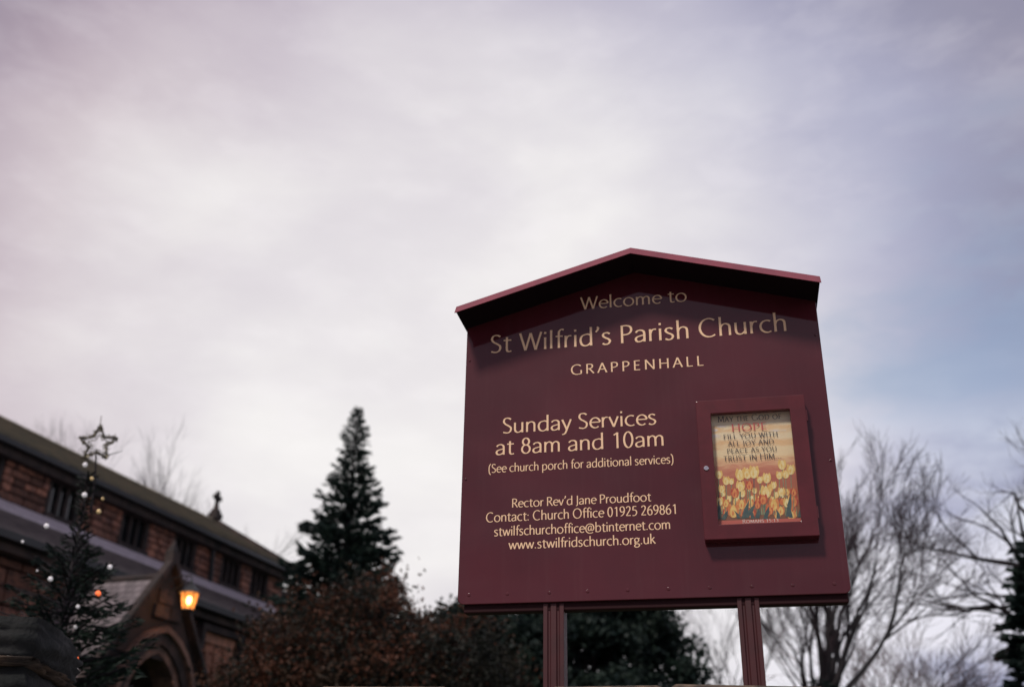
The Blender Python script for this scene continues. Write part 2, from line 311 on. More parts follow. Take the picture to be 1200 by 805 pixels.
def lettering(text, x0, x1, zb, cap, thick=.125, thinw=.078, serif=False, lead=None, y=0.0, sc=None, phi=14, space=0.0, name='lettering', m=None, parent=None):
    adv = 0; runs = []
    for i, ch in enumerate(text):
        k = sc[i] if sc else 1.0; a, strokes = G[ch]; runs.append((adv, k, strokes)); adv += a*k+space
    adv -= space; lpad = .07; rpad = .06
    sx = (x1-x0)/(adv-lpad-rpad); mb = MB(); cnt = 0
    for ox, k, strokes in runs:
        for st in strokes:
            pts = [Vector(((ox+p[0]*k-lpad), p[1]*k)) for p in st]
            closed = (pts[0]-pts[-1]).length < 1e-4 and len(pts) > 8; n = len(pts); L = []; R_ = []
            for i, p in enumerate(pts):
                if closed: a, b = pts[(i-1) % (n-1)], pts[(i+1) % (n-1)]
                else: a, b = pts[max(i-1, 0)], pts[min(i+1, n-1)]
                d = (b-a).normalized(); th = math.atan2(d.y, d.x)
                wd = thinw+(thick-thinw)*abs(math.sin(th-rad(phi)))**1.3
                if not closed and i in (0, n-1) and n > 2: wd *= 1.06
                nn = Vector((-d.y, d.x))*wd/2; L.append(p+nn); R_.append(p-nn)
            if n == 2 and not serif:                              # waisted straight strokes with faintly flared ends
                p, q = pts; d = (q-p); nn = (L[0]-p); L = [p+nn*1.1, p+d*.18+nn, p+d*.82+nn, q+nn*1.1]; R_ = [p-nn*1.1, p+d*.18-nn, p+d*.82-nn, q-nn*1.1]; n = 4
            dy = -.00004*(cnt % 9); cnt += 1
            vs = [(x0+v.x*sx, y+dy, zb+v.y*cap) for v in L]+[(x0+v.x*sx, y+dy, zb+v.y*cap) for v in R_]
            mb.add(vs, [(i, n+i, n+i+1, i+1) for i in range(n-1)])
            if serif:
                for q in (pts[0], pts[-1]):
                    if closed or st[0][0] != st[-1][0] and abs(st[0][1]-st[-1][1]) < .5: continue
                    if abs(q.y % 1.0) < .02*k or abs(q.y-k) < .02:
                        h = .022 if abs(q.y) < .05 else -.022
                        cnt += 1; dy = -.00004*(cnt % 9)
                        xa, xb = q.x-.10*k, q.x+.10*k; za, zb2 = sorted((q.y, q.y+2*h))
                        mb.add([(x0+xa*sx, y+dy, zb+za*cap), (x0+xb*sx, y+dy, zb+za*cap), (x0+xb*sx, y+dy, zb+zb2*cap), (x0+xa*sx, y+dy, zb+zb2*cap)], [(0, 1, 2, 3)])
    return mb.build(name, m or CREAM, parent)

# ------------------------------------------------------------------ the ground
YB = 0.20956508; D_SIGN = 3.5437
e_s = Vector((math.cos(YB), -math.sin(YB), 0)); n_s = Vector((math.sin(YB), math.cos(YB), 0))
SO = n_s*D_SIGN+e_s*(-.2812873)                              # foot of the sign on plan
LAWN_Z = .9
def frame_pt(x, y, z=0.0): p = SO+e_s*x+n_s*y; return (p.x, p.y, z)
def sheet(name, x0, x1, y0, y1, z, m, nx=1, ny=1):
    mb = MB(); mb.add([frame_pt(x0, y0, z), frame_pt(x1, y0, z), frame_pt(x1, y1, z), frame_pt(x0, y1, z)], [(0, 1, 2, 3)])
    o = mb.build(name, m); o['kind'] = 'structure'; return o
sheet('ground', -1500, 1500, -1500, 1500, -.12, GRASS)
sheet('road', -400, 400, -12, -5.3, -.105, TARMAC)
sheet('road_marking', -400, 400, -5.55, -5.45, -.101, PAINT_Y)
pv = MB(); 
def obox(mb, x0, x1, y0, y1, z0, z1):
    P = [frame_pt(x, y, z) for z in (z0, z1) for x, y in ((x0, y0), (x1, y0), (x1, y1), (x0, y1))]
    mb.add(P, [(0,3,2,1),(4,5,6,7),(0,1,5,4),(1,2,6,5),(2,3,7,6),(3,0,4,7)])
obox(pv, -400, 400, -5.15, -.28, -.2, 0.0); o = pv.build('pavement', FLAGS); o['kind'] = 'structure'
kb = MB(); obox(kb, -400, 400, -5.3, -5.153, -.2, .012); o = kb.build('kerb', FLAGS); o['kind'] = 'structure'
cy = MB(); obox(cy, -600, 600, .2, 900, -.3, LAWN_Z); o = cy.build('churchyard_lawn', GRASS); o['kind'] = 'structure'

# ------------------------------------------------------------------ the noticeboard
sign = empty('noticeboard', (SO.x, SO.y, LAWN_Z), -YB)
tag(sign, 'tall maroon church noticeboard with gabled hood and cream lettering, on two posts behind the wall', 'noticeboard')
Z = lambda z: z-LAWN_Z
HW = .650; HD = .150; zs, zp = 3.157, 3.339               # hood half width, depth, soffit at the ends and the peak
def top_at(x): return zp-(zp-zs)*abs(x)/.643
# panel with rounded lower corners, top cut to the gable
r = .022; zb0 = 2.103
pts = [(-HW, Z(top_at(HW))+.006), ]
pts += [(-HW+r-r*math.cos(rad(a)), Z(zb0)+r-r*math.sin(rad(a))) for a in range(0, 91, 15)]
pts += [(HW-r+r*math.sin(rad(a)), Z(zb0)+r-r*math.cos(rad(a))) for a in range(0, 91, 15)]
pts += [(HW, Z(top_at(HW))+.006), (0, Z(zp)+.006)]
panel = MB().prism(pts, 0, .014).build('panel', MAROON, sign, bevel=.0025, seg=2)
MB().box(-.630, .640, .0143, .062, Z(2.077), Z(3.10)).build('backing_frame', mat('shaded_backing_paint', (.028, .007, .009), .7, spec=.2), sign, bevel=.004)  # backing's shade is put into its darker maroon
for xc in (-.318, .324):
    # fluted square post
    w2 = .035; prof = [(-w2, .0), (-w2+.014, 0), (-w2+.017, .006), (-w2+.023, .006), (-w2+.026, 0), (w2-.026, 0), (w2-.023, .006), (w2-.017, .006), (w2-.014, 0), (w2, 0), (w2, .07), (-w2, .07)]
    mb = MB(); n = len(prof); za, zb_ = Z(LAWN_Z)-.3, Z(2.1005)
    mb.add([(xc+px, .0165+py, za) for px, py in prof]+[(xc+px, .0165+py, zb_) for px, py in prof],
           [(i, (i+1) % n, n+(i+1) % n, n+i) for i in range(n)]+[tuple(range(n, 2*n))])
    # the backing is notched round the post: its face stands just behind the post's
    mb.v = [(x, y-.006, z) for x, y, z in mb.v]
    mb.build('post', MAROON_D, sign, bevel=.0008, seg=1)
# hood: two sloping boards, each with a raked fascia and a thin capping lip
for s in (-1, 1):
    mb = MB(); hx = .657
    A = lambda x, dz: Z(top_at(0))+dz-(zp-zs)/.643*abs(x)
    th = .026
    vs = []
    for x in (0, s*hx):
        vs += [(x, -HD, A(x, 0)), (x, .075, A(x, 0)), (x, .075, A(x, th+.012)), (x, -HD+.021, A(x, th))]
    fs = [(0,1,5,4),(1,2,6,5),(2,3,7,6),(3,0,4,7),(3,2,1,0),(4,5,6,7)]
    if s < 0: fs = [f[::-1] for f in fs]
    mb.add(vs, fs); mb.build('hood_board', SOFFIT_SHADE, sign, bevel=.0025)
    mb = MB(); vs = []                                          # bent sheet: raked fascia in front, capping on top
    for x in (0, s*(hx+.004)):
        vs += [(x, -HD-.004, A(x, -.003)), (x, -HD-.0005, A(x, -.003)), (x, -HD+.0235, A(x, th+.004)), (x, .080, A(x, th+.016)), (x, .080, A(x, th+.020)), (x, -HD+.020, A(x, th+.008))]
    fs = [(i, (i+1) % 6, 6+(i+1) % 6, 6+i) for i in range(6)]+[(5,4,3,2,1,0), (6,7,8,9,10,11)]
    if s < 0: fs = [f[::-1] for f in fs]
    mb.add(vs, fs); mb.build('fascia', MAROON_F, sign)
# ridge cap joint
for i, sx in enumerate([-.61, -.475, -.33, -.20, -.065, .07, .205, .34, .47, .60]):
    mb = MB(); prof = [(.0065, 0), (.006, .0006), (.0045, .0011), (.002, .0013)]
    mb.lathe(0, 0, prof, 12); mb.v = [(sx+x, -z-.0001, Z(2.135)+y) for x, y, z in mb.v]; mb.build('screw_head', MAROON, sign, smooth=True)
for sx, sz in ((-.635, 2.55), (.635, 2.55), (-.635, 3.02), (.635, 3.02)):
    mb = MB(); mb.lathe(0, 0, [(.005, 0), (.0045, .0014), (.002, .002)], 12); mb.v = [(sx+x, -z-.0001, Z(sz)+y) for x, y, z in mb.v]; mb.build('screw_head', MAROON, sign, smooth=True)
LY = -.0009
for text, x0, x1, zb, cap, sp in [
    ('Welcome to', -.2032, .1877, 3.1985, .0520, .04), ("St Wilfrid's Parish Church", -.5513, .5366, 3.0455, .0725, .05),
    ('GRAPPENHALL', -.2452, .2335, 2.9323, .0385, .27), ('Sunday Services', -.4991, .0540, 2.7181, .0585, .04),
    ('at 8am and 10am', -.5229, .0787, 2.6363, .0590, .04), ('(See church porch for additional services)', -.5499, .1080, 2.5700, .0315, .035),
    ("Rector Rev'd Jane Proudfoot", -.4618, .0241, 2.4374, .0315, .03), ('Contact: Church Office 01925 269861', -.5548, .1118, 2.3885, .0335, .03),
    ('stwilfschurchoffice@btinternet.com', -.5244, .0860, 2.3371, .0330, .03), ('www.stwilfridschurch.org.uk', -.4703, .0321, 2.2886, .0330, .03)]:
    big = cap > .05
    o = lettering(text, x0, x1, Z(zb), cap, thick=.100 if big else .112, thinw=.062 if big else .078, y=LY, space=sp, parent=panel)
    o['label'] = 'cream lettering reading ' + text
# display case
CX0, CX1, CZ0, CZ1 = .199, .568, 2.281, 2.776; OX0, OX1, OZ0, OZ1 = .2480, .5150, 2.331, 2.7255; CF = -.050
case = empty('display_case', (0, 0, 0)); case.parent = sign
mb = MB()
fr = [(CX0, CZ0), (CX1, CZ0), (CX1, CZ1), (CX0, CZ1)]; op = [(OX0, OZ0), (OX1, OZ0), (OX1, OZ1), (OX0, OZ1)]
vs = [(x, -.0002, Z(z)) for x, z in fr]+[(x, CF, Z(z)) for x, z in fr]+[(x, CF, Z(z)) for x, z in op]+[(x, CF+.022, Z(z)) for x, z in op]
fs = []
for i in range(4):
    j = (i+1) % 4; fs += [(i, j, 4+j, 4+i), (4+i, 4+j, 8+j, 8+i), (8+i, 8+j, 12+j, 12+i)]
mb.add(vs, fs); fo = mb.build('case_frame', MAROON_C, case, bevel=.0022)
mb = MB(); mb.box(OX0+.0005, OX1-.0005, CF+.0215, CF+.024, Z(OZ0)+.0005, Z(OZ1)-.0005)
mb = MB().box(OX0-.012, OX1+.012, CF+.034, CF+.044, Z(OZ0)-.012, Z(OZ1)+.012).build('backboard', MAROON_D, case)
MB().box(OX0-.003, OX1+.003, CF+.010, CF+.013, Z(OZ0)-.003, Z(OZ1)+.003).build('glass', GLASS_CASE, case)
mb = MB(); mb.lathe(0, 0, [(.0085, 0), (.0085, .003), (.007, .0045), (.0035, .0048), (.003, .003)], 20); mb.v = [(.2205+x, CF-z+.0005, Z(2.528)+y) for x, y, z in mb.v]; lk = mb.build('lock', CHROME, case, smooth=False)
for hz in (2.70, 2.36):
    MB().tube([(CX1+.001, CF+.006, Z(hz)-.02), (CX1+.001, CF+.006, Z(hz)+.02)], .004, 8).build('hinge', MAROON_C, case)

# poster inside the case (flat print on a sheet of paper)
POST_Y = CF+.0325
pm = bpy.data.materials.new('poster_print'); pm.use_nodes = True; t = NT(pm.node_tree); p = pm.node_tree.nodes['Principled BSDF']; p.inputs['Roughness'].default_value = .55
tco = t.new('ShaderNodeTexCoord').outputs['Generated']; sep = t.new('ShaderNodeSeparateXYZ'); t.l.new(tco, sep.inputs[0])
cr = t.n.new('ShaderNodeValToRGB'); mpp = t.new('ShaderNodeMapping'); t.l.new(tco, mpp.inputs[0]); mpp.inputs['Scale'].default_value = (1.5, 1, 9)
wob = t.math('MULTIPLY_ADD', t.math('SUBTRACT', t.noise(mpp.outputs[0], 2.2, 5, .6, .8), .5), .22, sep.outputs['Z'])
t.l.new(wob, cr.inputs[0]); els = cr.color_ramp.elements
stops = [(0, (.16, .06, .035)), (.10, (.30, .12, .05)), (.30, (.50, .16, .07)), (.42, (.52, .13, .08)), (.52, (.72, .30, .17)), (.60, (.93, .62, .33)), (.66, (.98, .76, .46)), (.72, (.90, .55, .27)), (.79, (.98, .80, .53)), (.86, (.90, .57, .29)), (.92, (.98, .84, .58)), (1, (.92, .60, .32))]
els[0].position = 0; els[0].color = (*stops[0][1], 1); els[1].position = 1; els[1].color = (*stops[-1][1], 1)
for q, c_ in stops[1:-1]:
    e_ = els.new(q); e_.color = (*c_, 1)
t.l.new(cr.outputs[0], p.inputs['Base Color'])
poster = empty('poster', (SO.x, SO.y, LAWN_Z), -YB)
tag(poster, 'orange tulip poster with a scripture verse, behind glass in the noticeboard case', 'poster')
PX0, PX1, PZ0, PZ1 = OX0-.001, OX1+.002, OZ0-.001, OZ1+.004
MB().box(PX0, PX1, POST_Y, POST_Y+.001, Z(PZ0), Z(PZ1)).build('sheet', pm, poster)
def U(x, y): return PX0+(PX1-PX0)*((x-20-(y-55)*.069)/535), Z(PZ1)-(PZ1-PZ0)*((y-55+.06*(x-20))/722)
NAVY = mat('print_dark', (.035, .03, .04), .6); REDT = mat('print_red', (.62, .10, .09), .6); WHT = mat('print_white', (.95, .88, .78), .6)
TY = [mat('print_yellow', (.95, .66, .22), .6, scale=90, col2=(.85, .50, .13)), mat('print_pale', (.97, .80, .42), .6, scale=90, col2=(.95, .66, .24)), mat('print_tulip_red', (.50, .05, .03), .6, scale=90, col2=(.70, .16, .05)), mat('print_tulip_orange', (.86, .34, .10), .6, scale=90, col2=(.72, .20, .06)),
      mat('print_leaf', (.10, .14, .11), .6, scale=60, col2=(.05, .09, .09)), mat('print_leaf_pale', (.30, .34, .18), .6, scale=60, col2=(.16, .20, .12)), mat('print_cloud', (.86, .74, .66), .6, scale=40, col2=(.92, .68, .42))]
pr = MB(); layer = [0]
def blob(pts, mi):
    layer[0] += 1; y = POST_Y-.0002-.0000025*layer[0]; n = len(pts)
    pr.add([(*(lambda q: (q[0], y, q[1]))(U(*q)),) for q in pts], [tuple(range(n))], mi)
rr = random.Random(3)
def petal(cx, cy, w_, h, mi, lean=0.0):
    pts = []
    for k in range(14):
        a = 2*math.pi*k/14; yy = math.sin(a); xx = math.cos(a)*(1-.25*max(yy*-1, 0)) ; taper = 1-.35*max(-yy, 0)
        pts.append((cx+w_*xx*taper+lean*h*-yy*.3, cy+h*yy))
    blob(pts, mi)
def tulip(cx, cy, r_, kind):
    c1, c2 = {'y': (0, 1), 'r': (2, 3), 'o': (3, 0)}[kind]
    sx = cx+rr.uniform(-12, 12); blob([(cx-2.5, cy), (cx+2.5, cy), (sx+2.5, 690), (sx-2.5, 690)], 5 if rr.random() < .7 else 4)
    petal(cx-r_*.40, cy, r_*.52, r_*1.10, c1, -.5); petal(cx+r_*.42, cy, r_*.52, r_*1.06, c1, .5); petal(cx, cy+r_*.08, r_*.60, r_*1.05, c2)
    petal(cx-r_*.1, cy+r_*.35, r_*.16, r_*.45, c1)
for cx, cy, rx, ry in ((60, 190, 34, 12), (48, 150, 22, 9), (90, 125, 40, 8), (470, 150, 60, 7)):
    blob([(cx+rx*math.cos(a*.5236), cy+ry*math.sin(a*.5236)) for a in range(12)], 6)
for k in range(20): tulip(rr.uniform(62, 570), rr.uniform(510, 600), rr.uniform(17, 25), rr.choice('yyo'))
for x, y, r_, k in [(75,440,26,'y'),(122,478,26,'y'),(156,482,20,'y'),(215,438,36,'y'),(262,428,34,'y'),(305,420,38,'y'),(343,470,22,'y'),(388,458,31,'y'),(490,372,30,'y'),(545,402,31,'y'),(512,432,26,'y'),(470,440,24,'y'),(92,532,24,'y'),(215,512,32,'y'),(380,545,38,'y'),(432,502,22,'y'),(480,545,26,'y')]: tulip(x, y, r_, k)
for k in range(30): tulip(rr.uniform(66, 580), rr.uniform(600, 690), rr.uniform(20, 30), rr.choice('rorooy'))
for x, y, r_, k in [(178,556,30,'r'),(275,506,28,'r'),(362,592,31,'r'),(430,622,36,'o'),(168,668,40,'o'),(556,600,34,'r'),(560,545,24,'r'),(120,620,24,'o'),(405,665,22,'r'),(540,690,30,'o')]: tulip(x, y, r_, k)
for x, y, h, ln_ in [(75,720,120,-8),(230,715,115,40),(250,712,90,60),(290,715,70,-20),(515,700,150,25),(535,705,90,-25),(370,715,80,28),(100,725,60,30),(320,712,60,10),(455,712,60,-12),(590,700,60,8),(200,715,50,-30)]:
    blob([(x-12, y), (x+14, y), (x+16+ln_*.5, y-h*.5), (x+ln_, y-h), (x-6+ln_*.3, y-h*.5)], 4)
blob([(66, 733), (606, 706), (611, 760), (70, 790)], 2 if False else 7)
o = pr.build('tulip_print', TY+[mat('print_band', (.60, .13, .09), .6)], poster); o['kind'] = 'stuff'
# small capitals, with the initials a size larger
def ptext(text, u0, u1, v, cap, m):
    sc = [1.22 if ch.isupper() else 1.0 for ch in text]; T = text.upper()
    x0 = PX0+(PX1-PX0)*u0; x1 = PX0+(PX1-PX0)*u1
    o = lettering(T, x0, x1, Z(PZ1)-(PZ1-PZ0)*v, cap*(PZ1-PZ0), thick=.11, thinw=.055, serif=True, y=POST_Y-.0040, sc=sc, space=.12, m=m, parent=poster)
    o['label'] = 'printed line reading ' + T
ptext('May the God of', .095, .885, .066, .043, NAVY); ptext('hope', .265, .690, .158, .066, REDT)
ptext('fill you with', .150, .815, .225, .043, NAVY); ptext('all joy and', .200, .760, .291, .043, NAVY)
ptext('peace as you', .180, .785, .357, .043, NAVY); ptext('trust in Him...', .130, .835, .425, .045, NAVY)
ptext('Romans 15:13', .300, .725, .975, .026, WHT)

# ------------------------------------------------------------------ stones shared by every masonry thing
def rock_mesh(name, seed, cuts=1, rough=.06, m=None):
    bm = bmesh.new(); bmesh.ops.create_cube(bm, size=1.0)
    bmesh.ops.bevel(bm, geom=bm.edges[:], offset=.055, segments=1, affect='EDGES')
    rs = random.Random(seed)
    for v in bm.verts: v.co += Vector((rs.uniform(-1, 1), rs.uniform(-1, 1), rs.uniform(-1, 1)))*rough*.5
    me = bpy.data.meshes.new(name); bm.to_mesh(me); bm.free(); me.materials.append(m); return me
def stone_set(m, rough=.05, n=6): return [rock_mesh('stone', 10+i, rough=rough, m=m) for i in range(n)]
def put(me, name, parent, x0, x1, y0, y1, z0, z1, off, rot=0.0):
    o = bpy.data.objects.new(name, me); C.objects.link(o); o.parent = parent
    o.location = ((x0+x1)/2-off[0], (y0+y1)/2-off[1], (z0+z1)/2-off[2]); o.scale = (x1-x0, y1-y0, z1-z0); o.rotation_euler = (0, rot, 0); return o
def baked(mb, me, x0, x1, y0, y1, z0, z1):
    c = ((x0+x1)/2, (y0+y1)/2, (z0+z1)/2); s = (x1-x0, y1-y0, z1-z0)
    mb.add([(c[0]+v.co.x*s[0], c[1]+v.co.y*s[1], c[2]+v.co.z*s[2]) for v in me.vertices], [tuple(p.vertices) for p in me.polygons])

# ------------------------------------------------------------------ the front wall and its pier
wall = empty('boundary_wall', frame_pt(0, -.1), -YB); tag(wall, 'low stone churchyard wall with rough coping running in front of the noticeboard posts', 'wall')
woff = (0, 0, 0)
MB().box(-14, 14, -.15, .15, -.3, 1.62).build('wall_core', MORTAR, wall)
WS = stone_set(MOSSM, .05); CS = stone_set(COPING, .07)
rs = random.Random(5); wst = MB(); k = 0
for row in range(8):
    x = -13.9+rs.uniform(0, .3); z0 = row*.2
    while x < 13.8:
        w_ = rs.uniform(.28, .5); me = rs.choice(WS)
        if -1.5 < x < 2.2: put(me, 'stone', wall, x, x+w_-.015, -.185+rs.uniform(-.01, .01), 0, z0+.006, z0+.194, woff)
        else: baked(wst, me, x, x+w_-.015, -.185, 0, z0+.006, z0+.194)
        x += w_
o = wst.build('stonework', MOSSM, wall); o['kind'] = 'stuff'
x = -13.9
while x < 13.8:
    w_ = rs.uniform(.22, .55); h = rs.uniform(1.786, 1.800)
    if x < 1.4 < x+w_: h += 0
    if .42 < x < 14: h = rs.uniform(1.70, 1.73)
    put(rs.choice(CS), 'coping_stone', wall, x, x+w_-.012, -.2, .2, 1.625, h, woff, rs.uniform(-.01, .01)); x += w_
# the rounded gate pier nearer the camera, left
px_, py_ = -1.635, 3.16
pier = empty('gate_pier', (px_, py_, 0), .16); tag(pier, 'dark mossy stone pier with a rounded top at the lower left', 'gate pier')
def lump(name, m, sx, sy, sz, z, seed, parent, sub=4, amp=.05, boxy=.35):
    bm = bmesh.new(); bmesh.ops.create_cube(bm, size=2.0); bmesh.ops.subdivide_edges(bm, edges=bm.edges[:], cuts=9, use_grid_fill=True)
    for v in bm.verts:
        s_ = v.co.normalized(); q = v.co.lerp(s_*1.15, boxy); nz = noise.fractal(q*2.2+Vector((seed, 0, 0)), .6, 2.0, 4)
        q = q*(1+amp*nz); v.co = Vector((q.x*sx, q.y*sy, q.z*sz+z))
    me = bpy.data.meshes.new(name); bm.to_mesh(me); bm.free(); return link(name, me, m, parent, True)
lump('cap_stone', MOSSM, .335, .30, .055, 1.850, 3, pier, boxy=.16, amp=.05)
lump('shaft_stone', MOSSM, .32, .285, .062, 1.715, 9, pier, boxy=.2)
lump('band_stone', COPING, .328, .296, .013, 1.788, 13, pier, boxy=.15, amp=.08)
for i in range(5): lump('shaft_stone', MOSSM, .31, .28, .15, 1.50-i*.30, 20+i, pier, boxy=.15)
capm = bpy.data.objects['cap_stone'].data
cv = np.array([tuple(v.co) for v in capm.vertices if v.co.y < -.2 and v.co.z > 1.872 and noise.fractal(v.co*9, .6, 2, 3) > -.10+.6*(v.co.x > .08)])
cv = np.repeat(cv, 90, axis=0); cv = cv+RNG.normal(size=cv.shape)*[.018, .010, .007]+[0, 0, -.003]
q = leaf_quads(cv, RNG.normal(size=(len(cv), 3))+[0, -.3, 1.2], .020, .009)
link('moss', quads_mesh('moss', q), MOSS, pier)

# ------------------------------------------------------------------ the church
YC = 0.32884746
ax = Vector((math.sin(YC), math.cos(YC), 0)); ay = Vector((-math.cos(YC), math.sin(YC), 0))
OFF = (26.0, 20.0, LAWN_Z)
loc = ax*OFF[0]+ay*OFF[1]
church = empty('church', (loc.x, loc.y, LAWN_Z), math.pi/2-YC)
tag(church, 'long dark brown sandstone church with clerestory windows, low aisle roof and gabled porch', 'church')
def CB(mb, name, m, parent=None, **kw): return mb.build(name, m, parent or church, off=OFF, **kw)
S0, S1 = 8.0, 33.5; ZE = 10.36; TR, ZR = 23.3, 12.42; TE = 19.62
# walls (dark cores, stones stand proud of them)
mb = MB(); mb.prism([(S0, LAWN_Z-.3), (S1-.05, LAWN_Z-.3), (S1-.05, ZE-.02), (S0, ZE-.02)], 20.12, 26.5); CB(mb, 'nave_wall', MORTAR)
mb = MB(); mb.add([(S1-.3, 20.12, ZE-.3), (S1-.3, 26.5, ZE-.3), (S1-.3, TR, ZR-.1), (S1, 20.12, ZE-.3), (S1, 26.5, ZE-.3), (S1, TR, ZR-.1)], [(0,1,2),(5,4,3),(0,3,4,1),(1,4,5,2),(2,5,3,0)]); CB(mb, 'gable_wall', STONE_D)
mb = MB(); mb.box(S0, 32.6, 14.47, 20.1, LAWN_Z-.3, 6.16); CB(mb, 'aisle_wall', MORTAR)
mb = MB(); mb.box(33.47, 38.1, 20.6, 26.0, LAWN_Z-.3, 9.9); CB(mb, 'chancel_wall', STONE_D)
# roofs with real slate steps (courses too fine to pick apart singly)
def roof(name, m, s0, s1, t0, z0, t1, z1, rows, thick=.10, step=.02, parent=None):
    mb = MB(); dt, dz = (t1-t0)/rows, (z1-z0)/rows; L = math.hypot(dt, dz); nx, nz = -dz/L, dt/L
    for i in range(rows):
        a = (t0+dt*i, z0+dz*i); b = (t0+dt*(i+1.15), z0+dz*(i+1.15))
        ta, za = a[0]+nx*step, a[1]+nz*step
        mb.add([(s0, a[0], a[1]), (s1, a[0], a[1]), (s1, ta, za), (s0, ta, za), (s1, b[0], b[1]), (s0, b[0], b[1])], [(0, 1, 2, 3), (3, 2, 4, 5)])
    mb.add([(s0, t0-nx*.0, z0-.002), (s1, t0, z0-.002), (s1, t1, z1-.002), (s0, t1, z1-.002), (s0, t0-nx*thick, z0-thick), (s1, t0-nx*thick, z0-thick), (s1, t1, z1-thick), (s0, t1, z1-thick)],
           [(0,3,2,1),(4,5,6,7),(0,1,5,4),(1,2,6,5),(2,3,7,6),(3,0,4,7)])
    return CB(mb, name, m, parent)
roof('nave_roof', SLATE, S0, S1-.02, TE, ZE, TR, ZR, 22)
roof('nave_roof', SLATE, S0, S1-.02, 2*TR-TE, ZE-.01, TR+.01, ZR-.01, 10)
roof('chancel_roof', SLATE, S1, 38.3, TE+.55, ZE+.12, TR, ZR-.14, 16)
roof('chancel_roof', SLATE, S1, 38.3, 2*TR-TE-.55, ZE+.1, TR+.01, ZR-.15, 8)
roof('aisle_roof', SLATE_A, S0, 32.7, 14.0, 6.20, 20.0, 8.74, 22, thick=.12)
# gable coping of the nave, and its cross
mb = MB(); mb.add([(S1-.03, TE-.08, ZE-.1), (S1+.22, TE-.08, ZE-.1), (S1+.22, TR, ZR-.02), (S1-.03, TR, ZR-.02), (S1-.03, TE-.08, ZE+.12), (S1+.22, TE-.08, ZE+.12), (S1+.22, TR, ZR+.16), (S1-.03, TR, ZR+.16)],
   [(0,3,2,1),(4,5,6,7),(0,1,5,4),(1,2,6,5),(2,3,7,6),(3,0,4,7)]); CB(mb, 'gable_coping', STONE_D)
cr_ = MB(); cs, ct, cz = S1+.08, TR, ZR+.1
cr_.box(cs-.20, cs+.20, ct-.20, ct+.20, cz, cz+.22); cr_.box(cs-.14, cs+.14, ct-.14, ct+.14, cz+.22, cz+.36)
cr_.add([(cs-.1, ct-.09, cz+.36), (cs+.1, ct-.09, cz+.36), (cs+.1, ct+.09, cz+.36), (cs-.1, ct+.09, cz+.36), (cs-.05, ct-.05, cz+.62), (cs+.05, ct-.05, cz+.62), (cs+.05, ct+.05, cz+.62), (cs-.05, ct+.05, cz+.62)], [(0,3,2,1),(4,5,6,7),(0,1,5,4),(1,2,6,5),(2,3,7,6),(3,0,4,7)])
cc = cz+.84
for k in range(4):
    a = math.pi/2*k; dx, dz = math.cos(a), math.sin(a)
    P = [(.045, .03), (.21, .085), (.25, .085), (.25, -.085), (.21, -.085), (.045, -.03)]
    pts = [(cs+dx*u-dz*v_, cc+dz*u+dx*v_) for u, v_ in P][::-1]
    cr_.prism(pts, ct-.045, ct+.045)
cr_.tube([(cs+.165*math.cos(a*.3927), ct, cc+.165*math.sin(a*.3927)) for a in range(17)], .028, 6, cap=False)
cr_.box(cs-.05, cs+.05, ct-.046, ct+.046, cc-.24, cc+.05)
CB(cr_, 'gable_cross', STONE_D)
# ridge tiles and the few pegs of the ridge
for i in range(40):
    a = S0+.1+i*(S1-S0-.2)/40; b = a+(S1-S0-.2)/40-.02
    if b < 17: continue
    mb = MB(); mb.add([(a, TR-.16, ZR-.03), (b, TR-.16, ZR-.03), (b, TR, ZR+.09), (a, TR, ZR+.09), (b, TR+.16, ZR-.03), (a, TR+.16, ZR-.03)], [(0,1,2,3),(3,2,4,5),(0,3,5),(1,4,2)]); CB(mb, 'ridge_tile', SLATE)
# eaves: dark gutter and shadowed cornice
mb = MB(); mb.box(S0, S1-.05, TE-.10, TE+.06, ZE-.22, ZE-.09); CB(mb, 'gutter', IRON)
mb = MB(); mb.box(S0, S1-.06, TE+.10, 20.10, ZE-.44, ZE-.10); CB(mb, 'cornice', STONE_D)
mb = MB(); mb.box(S0, 32.6, 13.88, 14.04, 6.04, 6.17); CB(mb, 'gutter', IRON)
mb = MB(); mb.box(S0, 32.55, 14.08, 14.44, 5.88, 6.04); CB(mb, 'cornice', STONE_D)
# lead flashing at the foot of the clerestory, laid in lengths
x = S0
while x < 32.6:
    b = min(x+2.4, 32.7); mb = MB()
    mb.add([(x, 19.42, 8.50), (b-.02, 19.42, 8.50), (b-.02, 19.90, 8.84), (x, 19.90, 8.84), (x, 19.42, 8.54), (b-.02, 19.42, 8.54), (b-.02, 19.90, 8.92), (x, 19.90, 8.92)], [(0,3,2,1),(4,5,6,7),(0,1,5,4),(1,2,6,5),(2,3,7,6),(3,0,4,7)])
    CB(mb, 'flashing', LEAD); x = b
# downpipe
mb = MB(); mb.tube([(28.78, 19.88, ZE-.25), (28.86, 19.86, 8.9)], .075, 8); mb.box(28.62, 28.94, 19.72, 19.97, ZE-.42, ZE-.15); CB(mb, 'downpipe', IRON)
